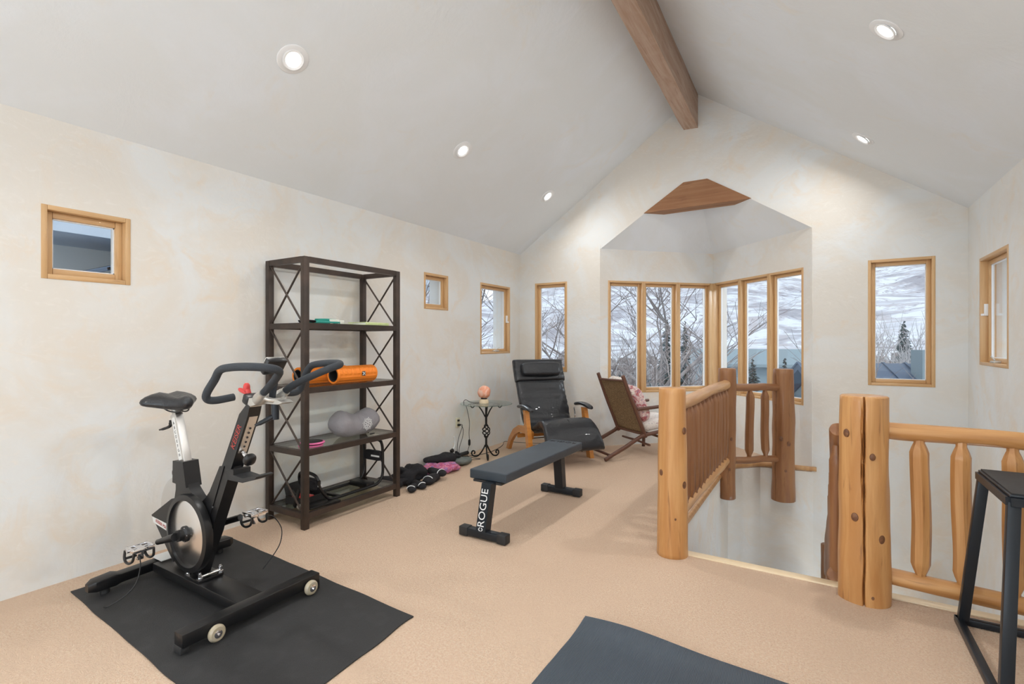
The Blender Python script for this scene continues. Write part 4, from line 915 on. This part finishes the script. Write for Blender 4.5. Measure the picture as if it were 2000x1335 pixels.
# cranks: near side forward-down towards rear, far side opposite
ctr = V((-2.895, 0, .335)); cd = V((-.157, 0, -.055))
na, nb_ = ctr+V((0, 1.34, 0)), ctr+V((0, 1.33, 0))+cd
b_ = PB(); b_.tube([na, na.lerp(nb_, .5), nb_], [.020, .017, .015], 12, 3); b_.build('crank_arm', 'black', e)
fa, fb_ = ctr+V((0, 1.56, 0)), ctr+V((0, 1.60, 0))-cd
b_ = PB(); b_.tube([fa, fa.lerp(fb_, .5), fb_], [.020, .018, .018], 12, 3); b_.build('crank_arm', 'black', e)
PB().cyl((-2.895, 1.44, .335), (-2.895, 1.57, .335), .03, n=20).build('bottom_bracket', 'black', e)
def pedal(c, s_):
    c = V(c); p = thing('pedal', '', '', (0, 0, 0)); del p['label']; del p['category']; p.parent = e; p.location = c-O
    B().cyl((0, -.06*1, 0), (0, .06, 0), .009, n=10).box((0, 0, .0), (.095, .03, .018), bev=.004).box((-.04, 0, .0), (.014, .10, .022), bev=.004).box((.04, 0, 0), (.014, .10, .022), bev=.004).box((0, .045, .004), (.09, .012, .02), bev=.003).box((0, -.045, .004), (.09, .012, .02), bev=.003).build('pedal_body', 'chrome', p)
    B().tube([(.045, -.045, -.004), (.04, -.05, -.045), (-.01, -.052, -.065), (-.05, -.05, -.05), (-.055, -.045, -.01)], .0065, 6, 4).build('toe_cage', 'black', p)
    B().tube([(.045, .045, -.004), (.04, .045, -.045), (-.01, .045, -.065), (-.05, .045, -.05), (-.055, .045, -.01)], .0065, 6, 4).tube([(-.05, -.05, -.05), (-.052, 0, -.052), (-.05, .045, -.05)], .0065, 6, 3).build('toe_cage', 'black', p)
    B().box((0, 0, -.035), (.02, .03, .05), bev=.004).build('cage_clip', 'chrome', p)
    return p
pn = nb_+V((0, -.085, -.002)); pf = fb_+V((0, .085, .0))
pedal(pn, -1); pedal(pf, 1)
B(O).tube([pn+V((.0, 0, -.055)), pn+V((.005, .0, -.10)), pn+V((.01, -.02, -.17)), pn+V((.0, -.06, -.22)), pn+V((-.04, -.12, -.262)), pn+V((-.05, -.14, -.262))], .003, 6, 5).build('pedal_strap', 'blackm', e)
B(O).tube([pf+V((.02, .05, -.03)), pf+V((.03, .09, -.04)), pf+V((.035, .14, -.12)), pf+V((.03, .14, -.20)), pf+V((.02, .11, -.26)), pf+V((-.02, .06, -.345))], .003, 6, 5).build('pedal_strap', 'blackm', e)
# seat post
pd = V((-.095, 0, .25)).normalized(); p0 = V((-3.045, YC, .66)); p1 = p0+pd*.31
xa = V((0, 0, 1)).cross(pd) ; xa = V((0, 1, 0)); za = pd; ya = za.cross(xa)
PB().box((p0+p1)/2, (.046, .062, .31), frameM(xa, ya, za, (0, 0, 0)), .008).build('seat_post', 'alub', e)
fn = V((0, -1, 0))
b_ = PB(); b_.box(p0.lerp(p1, .53)+fn*.0235, (.0015, .036, .245), frameM(xa, ya, za, (0, 0, 0))); b_.build('post_scale', 'label', e, smooth=False)
for k, ch in enumerate('ABCDEFGH'):
    q = p1-pd*(.055+k*.0265)+fn*.0245; text('scale_letter', ch, .024, frameM(ya*(1 if ya.x > 0 else -1), pd, fn, q-O), 'ink', e)
PB().cyl(p1, p1+pd*.03, .022, n=16).box(p1+pd*.035, (.05, .04, .02), bev=.005).build('seat_clamp', 'silver', e)
q = p0.lerp(p1, .80)
PB().cyl(q, q+V((-.05, -.02, 0)), .012, n=10).tube([q+V((-.045, -.02, .02)), q+V((-.05, -.02, -.012)), q+V((-.09, -.03, -.03)), q+V((-.13, -.04, -.04))], [.009, .009, .008, .005], 8, 3).build('seat_lever', 'black', e)
q = V((-3.12, YC, .615)); PB().cyl(q+V((.03, 0, 0)), q, .012, n=12).blob(q+V((-.02, 0, 0)), (.05, .055, .055), .8).build('pop_pin_knob', 'black', e)
# saddle: lofted along x
b_ = PB(); rings = []
for i in range(25):
    t_ = i/24; x = -3.285+.28*t_
    hw = .09*(1-t_)**.6+.026 if t_ > .18 else .115*math.sin(PI/2*min(1, (t_+.03)/.20))**.6
    hw = (.125*(1-max(0, t_-.2)/.8)**1.5+.024)*min(1, ((t_+.012)/.12))**.5*min(1, ((1.012-t_)/.06))**.5
    zc = 1.018+.012*math.cos(t_*PI*1.6); th = .042*min(1, ((t_+.02)/.15))**.5*min(1, ((1.03-t_)/.15))**.5; r = []
    for j in range(20):
        a = 2*PI*j/20; yy = math.cos(a)*hw; zz = math.sin(a)*th*(1.15 if math.sin(a) > 0 else .8)
        if math.sin(a) > 0: zz -= .016*math.exp(-(yy/.018)**2)*(1 if t_ < .75 else .3)
        zz -= .10*abs(yy)**1.3*(1.6 if math.sin(a) < 0 else 1)*1
        r.append(V((x, YC+yy, zc+zz)))
    rings.append(r)
b_.ring(rings); b_.build('saddle', 'leather', e, ang=70)
for s_ in (-1, 1): PB().tube([(-3.26, YC+s_*.03, .985), (-3.20, YC+s_*.025, .965), (-3.12, YC+s_*.022, .962), (-3.07, YC+s_*.02, .97), (-3.04, YC+s_*.012, .99)], .004, 6, 4).build('saddle_rail', 'blackm', e)
# stem, handlebar
st_ = PB(); st_.prism([(-2.44, 1.06), (-2.40, 1.085), (-2.16, 1.088), (-2.125, 1.078), (-2.16, 1.068), (-2.30, 1.065), (-2.38, 1.045), (-2.43, .985)], YC-.03, YC+.03); st_.build('stem', 'silver', e, ang=30)
b_ = PB(); b_.box((-2.42, YC, 1.075), (.05, .07, .05), RY(.4), .01); b_.build('stem_clamp', 'black', e)
hbp = lambda s_: [(-2.245, YC+s_*.055, 1.11), (-2.17, YC+s_*.065, 1.155), (-2.06, YC+s_*.10, 1.205), (-1.995, YC+s_*.135, 1.235), (-1.99, YC+s_*.185, 1.25), (-2.06, YC+s_*.225, 1.255), (-2.18, YC+s_*.235, 1.25), (-2.27, YC+s_*.235, 1.235), (-2.315, YC+s_*.235, 1.19), (-2.36, YC+s_*.245, 1.13), (-2.375, YC+s_*.235, 1.100), (-2.37, YC+s_*.20, 1.092), (-2.365, YC+s_*.12, 1.10)]
for s_ in (-1, 1):
    PB().tube(hbp(s_), .0175, 14, 5).build('handlebar_grip', 'rubber', e)
    PB().tube([(-2.30, YC+s_*.035, 1.085), (-2.26, YC+s_*.05, 1.10), (-2.225, YC+s_*.058, 1.122)], [.030, .026, .022], 12, 3).build('bar_socket', 'silver', e)
PB().tube([(-2.24, YC-.05, 1.10), (-2.20, YC-.03, 1.085), (-2.20, YC+.03, 1.085), (-2.24, YC+.05, 1.10)], .012, 10, 3).build('cross_bar', 'silver', e)
b_ = PB(); q = V((-2.44, YC-.0, 1.10)); b_.cyl(q, q+V((-.01, 0, .02)), .012, n=10).blob(q+V((-.05, 0, .012)), (.08, .024, .022), .8, X=RY(.25)).blob(q+V((-.02, 0, .03)), (.03, .03, .05), .8); b_.build('resistance_lever', 'red', e)
PB().tube([(-2.25, YC, 1.09), (-2.235, YC, 1.15), (-2.22, YC, 1.20)], .016, 10, 3).build('console_stalk', 'rubber', e)
Xc_ = T(V((-2.235, YC, 1.245))-O) @ RY(-.9)
cs = B(); cs.box((0, 0, 0), (.085, .10, .034), Matrix(), .008); 
for v in cs.bm.verts: v.co = Xc_ @ v.co
cs = cs.build('console', 'black', e)
cs2 = B(); cs2.box((0, 0, .018), (.078, .092, .004), Matrix(), .001)
for v in cs2.bm.verts: v.co = Xc_ @ v.co
cs2.build('console_bezel', 'silver', e)
cs3 = B(); cs3.box((.006, 0, .021), (.05, .075, .002), Matrix())
for v in cs3.bm.verts: v.co = Xc_ @ v.co
cs3.build('console_screen', 'darkin', e, smooth=False)
PB().cyl((-2.225, YC, 1.065), (-2.225, YC, .99), .018, n=14).tube([(-2.225, YC, 1.01), (-2.24, YC-.05, .985), (-2.25, YC-.085, .97)], [.012, .011, .007], 8, 3).build('height_lever', 'steelblk', e)
q = V((fx(.80, .05), YC, .80)); PB().cyl(q, q+V((.035, 0, -.018)), .012, n=12).build('knob_shaft', 'chrome', e)
PB().blob(q+V((.055, 0, -.028)), (.045, .06, .06), .75, X=RY(.45)).build('adjust_knob', 'black', e)
b_ = PB(); b_.prism([(fx(.70, .02), .705), (fx(.70, .04), .665), (-2.42, .668), (-2.32, .70), (-2.305, .713), (-2.33, .715), (-2.42, .69), (-2.50, .695), (-2.50, .72), (-2.52, .722)], YC-.045, YC+.045); b_.build('bottle_tray', 'blackm', e, ang=30)
b_ = PB(); b_.prism([(fx(.78, .034), .78), (fx(.70, .034), .70), (-2.535, .70), (-2.545, .76)], YC-.02, YC+.02); b_.build('tray_bracket', 'black', e, ang=30)
# ---------------------------------------------------------------- outdoors
random.seed(5)
def terr(r, a):
    """height of snowy land at radius r and bearing a (0 = +y, positive to the left)"""
    x, y = -math.sin(a)*r, math.cos(a)*r
    base = -3.6
    if r > 30:
        k = min(1, (r-30)/600); base += 26*k*k+55*max(0, (r-150)/450)**1.1*(.75+.55*noise.noise(V((a*2.2, 3.1, 0)))+.25*noise.noise(V((a*6, r*.004, 5))))
        base += 5*noise.noise(V((x*.015, y*.015, 0)))*min(1, (r-30)/60)+13*abs(noise.noise(V((x*.006, y*.006, 7))))*min(1, (r-60)/200 if r > 60 else 0)
    else: base += .25*noise.noise(V((x*.2, y*.2, 0)))
    return V((x, y, base))
def terrain(name, r0, r1, nr, na, m, kindlabel):
    b_ = B(); vs = []; fs = []
    for i in range(nr+1):
        r = r0*(r1/r0)**(i/nr)
        for j in range(na): vs.append(terr(r, 2*PI*j/na))
    for i in range(nr):
        for j in range(na): k = (j+1) % na; fs.append((i*na+j, i*na+k, (i+1)*na+k, (i+1)*na+j))
    if r0 < 2: fs.append(tuple(range(na)))
    b_.add(vs, fs); o = b_.build(name, m, ang=60); o['kind'] = 'structure'; return o
terrain('ground', 1.5, 95, 40, 160, 'snow', 0)
terrain('mountain', 94, 700, 60, 360, 'mount', 0)
CA = lambda px: TH-math.atan((px-1000)/985)      # bearing of a viewing direction
def bare_tree(name, label, r, bearing, h, m, seed, levels=4, spread=.55, thick=.09, group='bare trees outside the windows', lean=0, zoff=0):
    random.seed(seed); base = terr(r, bearing); base.z += zoff-.2
    e = thing(name, label, 'tree', base, 0, group)
    trunk = B(); br = B()
    def grow(p, d, L, rad, lev):
        pts = [p]; n_ = 4
        for i in range(n_):
            d = (d+V((random.uniform(-1, 1), random.uniform(-1, 1), random.uniform(-.2, .5)))*.13*(1.3 if lev else .5)).normalized(); pts.append(pts[-1]+d*L/n_)
        tgt = trunk if lev == 0 else br
        tgt.tube(pts, [rad, rad*.9, rad*.75, rad*.6, rad*.5], 6 if lev < 2 else 4, 2 if lev < 2 else 0)
        if lev >= levels: return
        for k in range(5 if lev == 0 else 4):
            i = random.choice([1, 2, 3, 4]) if lev else random.choice([2, 3, 3, 4, 4]); q = pts[i]
            if lev == 0: q = q+V((0, 0, 0))
            ax = V((random.uniform(-1, 1), random.uniform(-1, 1), 0)).normalized()
            nd = (d*(1-spread)+ax*spread*random.uniform(.6, 1.3)+V((0, 0, .18))).normalized()
            l_ = L*random.uniform(.5, .72); w2 = base+q+nd*l_*1.3
            if -5.2 < w2.x < 2.6 and w2.y < 8.3: continue
            grow(q, nd, l_, rad*.52, lev+1)
    grow(V((0, 0, 0)), V((lean, random.uniform(-.05, .05), 1)).normalized(), h*.5, thick, 0)
    trunk.build('trunk', m, e, ang=60); br.build('branches', m, e, ang=80); return e
def conifer(label, r, bearing, h, w_, seed):
    random.seed(seed); base = terr(r, bearing); base.z -= .1; e = thing('conifer_tree', label, 'tree', base, 0, 'dark conifers outside the windows')
    B().cyl((0, 0, 0), (0, 0, h*.97), .09*h/6, .01, 8).build('trunk', 'bark', e)
    b_ = B(); nl_ = int(h*11)
    for i in range(nl_):
        t_ = i/nl_; z = h*(.08+.9*t_); rr = w_*(1-t_)**.85*.5*random.uniform(.75, 1.1)+.05
        for k in range(9):
            a = random.uniform(0, 2*PI); z += random.uniform(-.05, .05); L = rr*random.uniform(.5, 1.15); d = V((math.cos(a), math.sin(a), 0)); s_ = V((-math.sin(a), math.cos(a), 0))
            p = V((0, 0, z)); q = p+d*L+V((0, 0, -.28*L)); wd = L*.20
            b_.add([p, p+d*L*.5+s_*wd+V((0, 0, -.10*L)), q, p+d*L*.5-s_*wd+V((0, 0, -.10*L)), p+d*L*.5+V((0, 0, .02)), p+d*L*.55+V((0, 0, -.28*L-.03))], [(0, 1, 4), (1, 2, 4), (2, 3, 4), (3, 0, 4), (0, 5, 1), (1, 5, 2), (2, 5, 3), (3, 5, 0)])
    b_.build('needles', 'fir', e, smooth=False); return e
bare_tree('bare_tree', 'big grey bare tree spreading across the left nook window', 11, CA(1150), 9, 'bark', 11, 4, .62, .13, lean=.2)
bare_tree('bare_tree', 'bare tree with fine twigs outside the middle of left nook windows', 13, CA(1275), 8, 'bark', 17, 4, .6, .08)
bare_tree('bare_tree', 'bare crossing branches outside the tall window left of the nook', 13, CA(1092), 7.5, 'bark', 23, 4, .6, .07)
bare_tree('bare_tree', 'slender bare tree outside the window at the right end of gable wall', 10, CA(1775), 6.5, 'bark', 31, 4, .5, .06, lean=.08)
bare_tree('bare_tree', 'bare tree outside the two small left wall windows', 15, CA(845), 8, 'bark', 37, 4, .6, .09)
bare_tree('bare_tree', 'bare tree outside the narrow casement of left wall', 18, CA(950), 7, 'bark', 41, 4, .6, .08)
conifer('tall dark conifer outside middle pane of left nook window', 19, CA(1302), 6.0, 1.5, 3)
conifer('dark conifer at the third pane of the left nook window', 22, CA(1338), 6.0, 1.3, 4)
conifer('small conifer low in the first pane of the nook', 24, CA(1215), 3.9, 2.6, 5)
conifer('bushy low conifer beside the tall one left', 20, CA(1268), 3.6, 2.4, 9)
conifer('conifer before the teal house, seen in middle right pane', 24, CA(1470), 4.6, 1.5, 6)
conifer('conifer before the teal house, seen in last right pane', 24, CA(1533), 4.6, 1.3, 7)
conifer('conifer above the metal roof in gable wall window', 30, CA(1765), 6.2, 2.5, 8)
at0 = bare_tree('aspen_tree', 'pale aspen trunk, first of the grove behind metal roof', 21, CA(1705), 5.6, 'aspen', 51, 3, .35, .055, 'pale aspens behind the roofs')
names = ['second', 'third', 'fourth', 'fifth', 'sixth', 'seventh', 'eighth', 'ninth', 'tenth', 'eleventh', 'twelfth']
for k, (px, r) in enumerate(((1718, 22), (1733, 20), (1748, 24), (1768, 21), (1790, 23), (1812, 20))):
    p = terr(r, CA(px)); dup(at0, (p.x, p.y, p.z), k*1.3, 'pale aspen trunk, %s from the left in the grove behind metal roof' % names[k], 'pale aspens behind the roofs')
for k, (px, r) in enumerate(((1205, 20), (1232, 26), (1288, 24), (1315, 28), (1365, 25), (1375, 19))):
    p = terr(r, CA(px)); dup(at0, (p.x, p.y, p.z), k*2.1+.5, 'thin pale trunk, %s from the left among trees beyond left nook windows' % (['first']+names)[k], 'thin trees beyond the nook')
# scrub belt on the hillside: uncountable
random.seed(9); b_ = B()
for k in range(1500):
    a = CA(random.uniform(820, 2000)); r = random.uniform(34, 85); p = terr(r, a); s_ = random.uniform(.5, 1.3)
    n_ = 5
    for q in range(4):
        d = V((random.uniform(-.6, .6), random.uniform(-.6, .6), 1)).normalized(); b_.tube([p, p+d*s_*1.1], [.05, .02], 3, 0)
    c = p+V((0, 0, s_*.5)); b_.blob(c, (s_*1.2, s_*1.2, s_), 1, n=6, m=4, nz=s_*.3, ns=2, seed=k)
o = b_.build('hillside_scrub', 'bark', ang=30); o['kind'] = 'stuff'; o['label'] = 'belt of leafless scrub on the snowy slope beyond the windows'; o['category'] = 'scrub'
# neighbouring houses
def house(name, label, r, bearing, size, wall_h, ridge, m, roof_m, yaw, zb=None, ov=.4, chim=None, seams=True, wins=()):
    p = terr(r, bearing); z = p.z-.2 if zb is None else zb
    e = thing('neighbouring_house', label, 'house', (p.x, p.y, z), yaw)
    L, D = size
    B().lohi((-L/2, -D/2, 0), (L/2, D/2, wall_h)).prism([(-D/2, wall_h), (D/2, wall_h), (0, wall_h+ridge)], -L/2, L/2, frameM((0, 1, 0), (-1, 0, 0), (0, 0, 1), (0, 0, 0))).build('wall', m, e, smooth=False)
    for s_ in (-1, 1):
        k = ridge/(D/2); y1_ = s_*(D/2+ov); z1 = wall_h-ov*k; t_ = .16
        R_ = B(); vs = [(-L/2-ov, 0, wall_h+ridge+.02), (L/2+ov, 0, wall_h+ridge+.02), (L/2+ov, y1_, z1+.02), (-L/2-ov, y1_, z1+.02)]; vs += [(x, y, z_+t_) for x, y, z_ in vs]
        R_.add(vs, [(0, 1, 2, 3), (7, 6, 5, 4), (0, 4, 5, 1), (1, 5, 6, 2), (2, 6, 7, 3), (3, 7, 4, 0)])
        if seams:
            nn = int((L+2*ov)/.45)
            for i in range(nn+1): x = -L/2-ov+i*(L+2*ov)/nn; R_.tube([(x, 0, wall_h+ridge+t_+.03), (x, y1_, z1+t_+.03)], .03, 4, 0)
        R_.build('roof', roof_m, e, smooth=False)
    for (x, zc, w_, h_, sd) in wins:
        f = B().box((x, sd*(D/2+.01), zc), (w_+.16, .06, h_+.16)).build('window_frame', 'white', e, smooth=False); B().box((x, sd*(D/2+.045), zc), (w_, .02, h_)).build('window_pane', 'roofm', f, smooth=False)
    if chim: B().lohi((chim[0]-.2, chim[1]-.2, wall_h), (chim[0]+.2, chim[1]+.2, chim[2])).build('chimney', 'tealh', e, smooth=False)
    return e
house('h', 'neighbour house with blue metal seamed roof and block chimney, low outside', 15.5, CA(1900), (6.6, 6), 2.9, 1.55, 'tealh', 'roofm', TH*1.0+.0-.15, chim=(-1.3, -.6, 4.95))
house('h', 'grey teal house with snow beyond the right nook panes', 34, CA(1495), (8, 6), 3.9, .7, 'tealh', 'tealh', TH-.35, seams=False, wins=((-2.4, 2.2, 1.2, 1.0, -1), (2.3, 2.2, 1.2, 1.0, -1)))
o_ = V((-12.5, 2.2, -3.6))
e = thing('neighbouring_house', 'pale cream house wall under a deep grey eave, outside large left window', 'house', o_)
B(o_).lohi((-16, -8, -3.6), (-11.0, 12, 3.0)).build('wall', 'cream', e, smooth=False)
B(o_).lohi((-16.5, -8.5, 3.0), (-9.6, 12.5, 3.5)).build('eave', 'slate', e, smooth=False)
B(o_).prism([(-16.5, 3.5), (-9.6, 3.5), (-13.5, 4.9)], -8.5, 12.5).build('roof', 'slate', e, smooth=False)
b_ = B(o_)
for i in range(12):
    y = 2.5+i*.28; z = 2.22+.102*i; b_.box((-9.9, y, z-.05), (2.2, .36, .06), RX(.35), .01)
b_.lohi((-11.0, 2.4, 1.6), (-9.0, 5.7, 2.0)); b_.build('porch_roof', 'roofm', e, smooth=False)
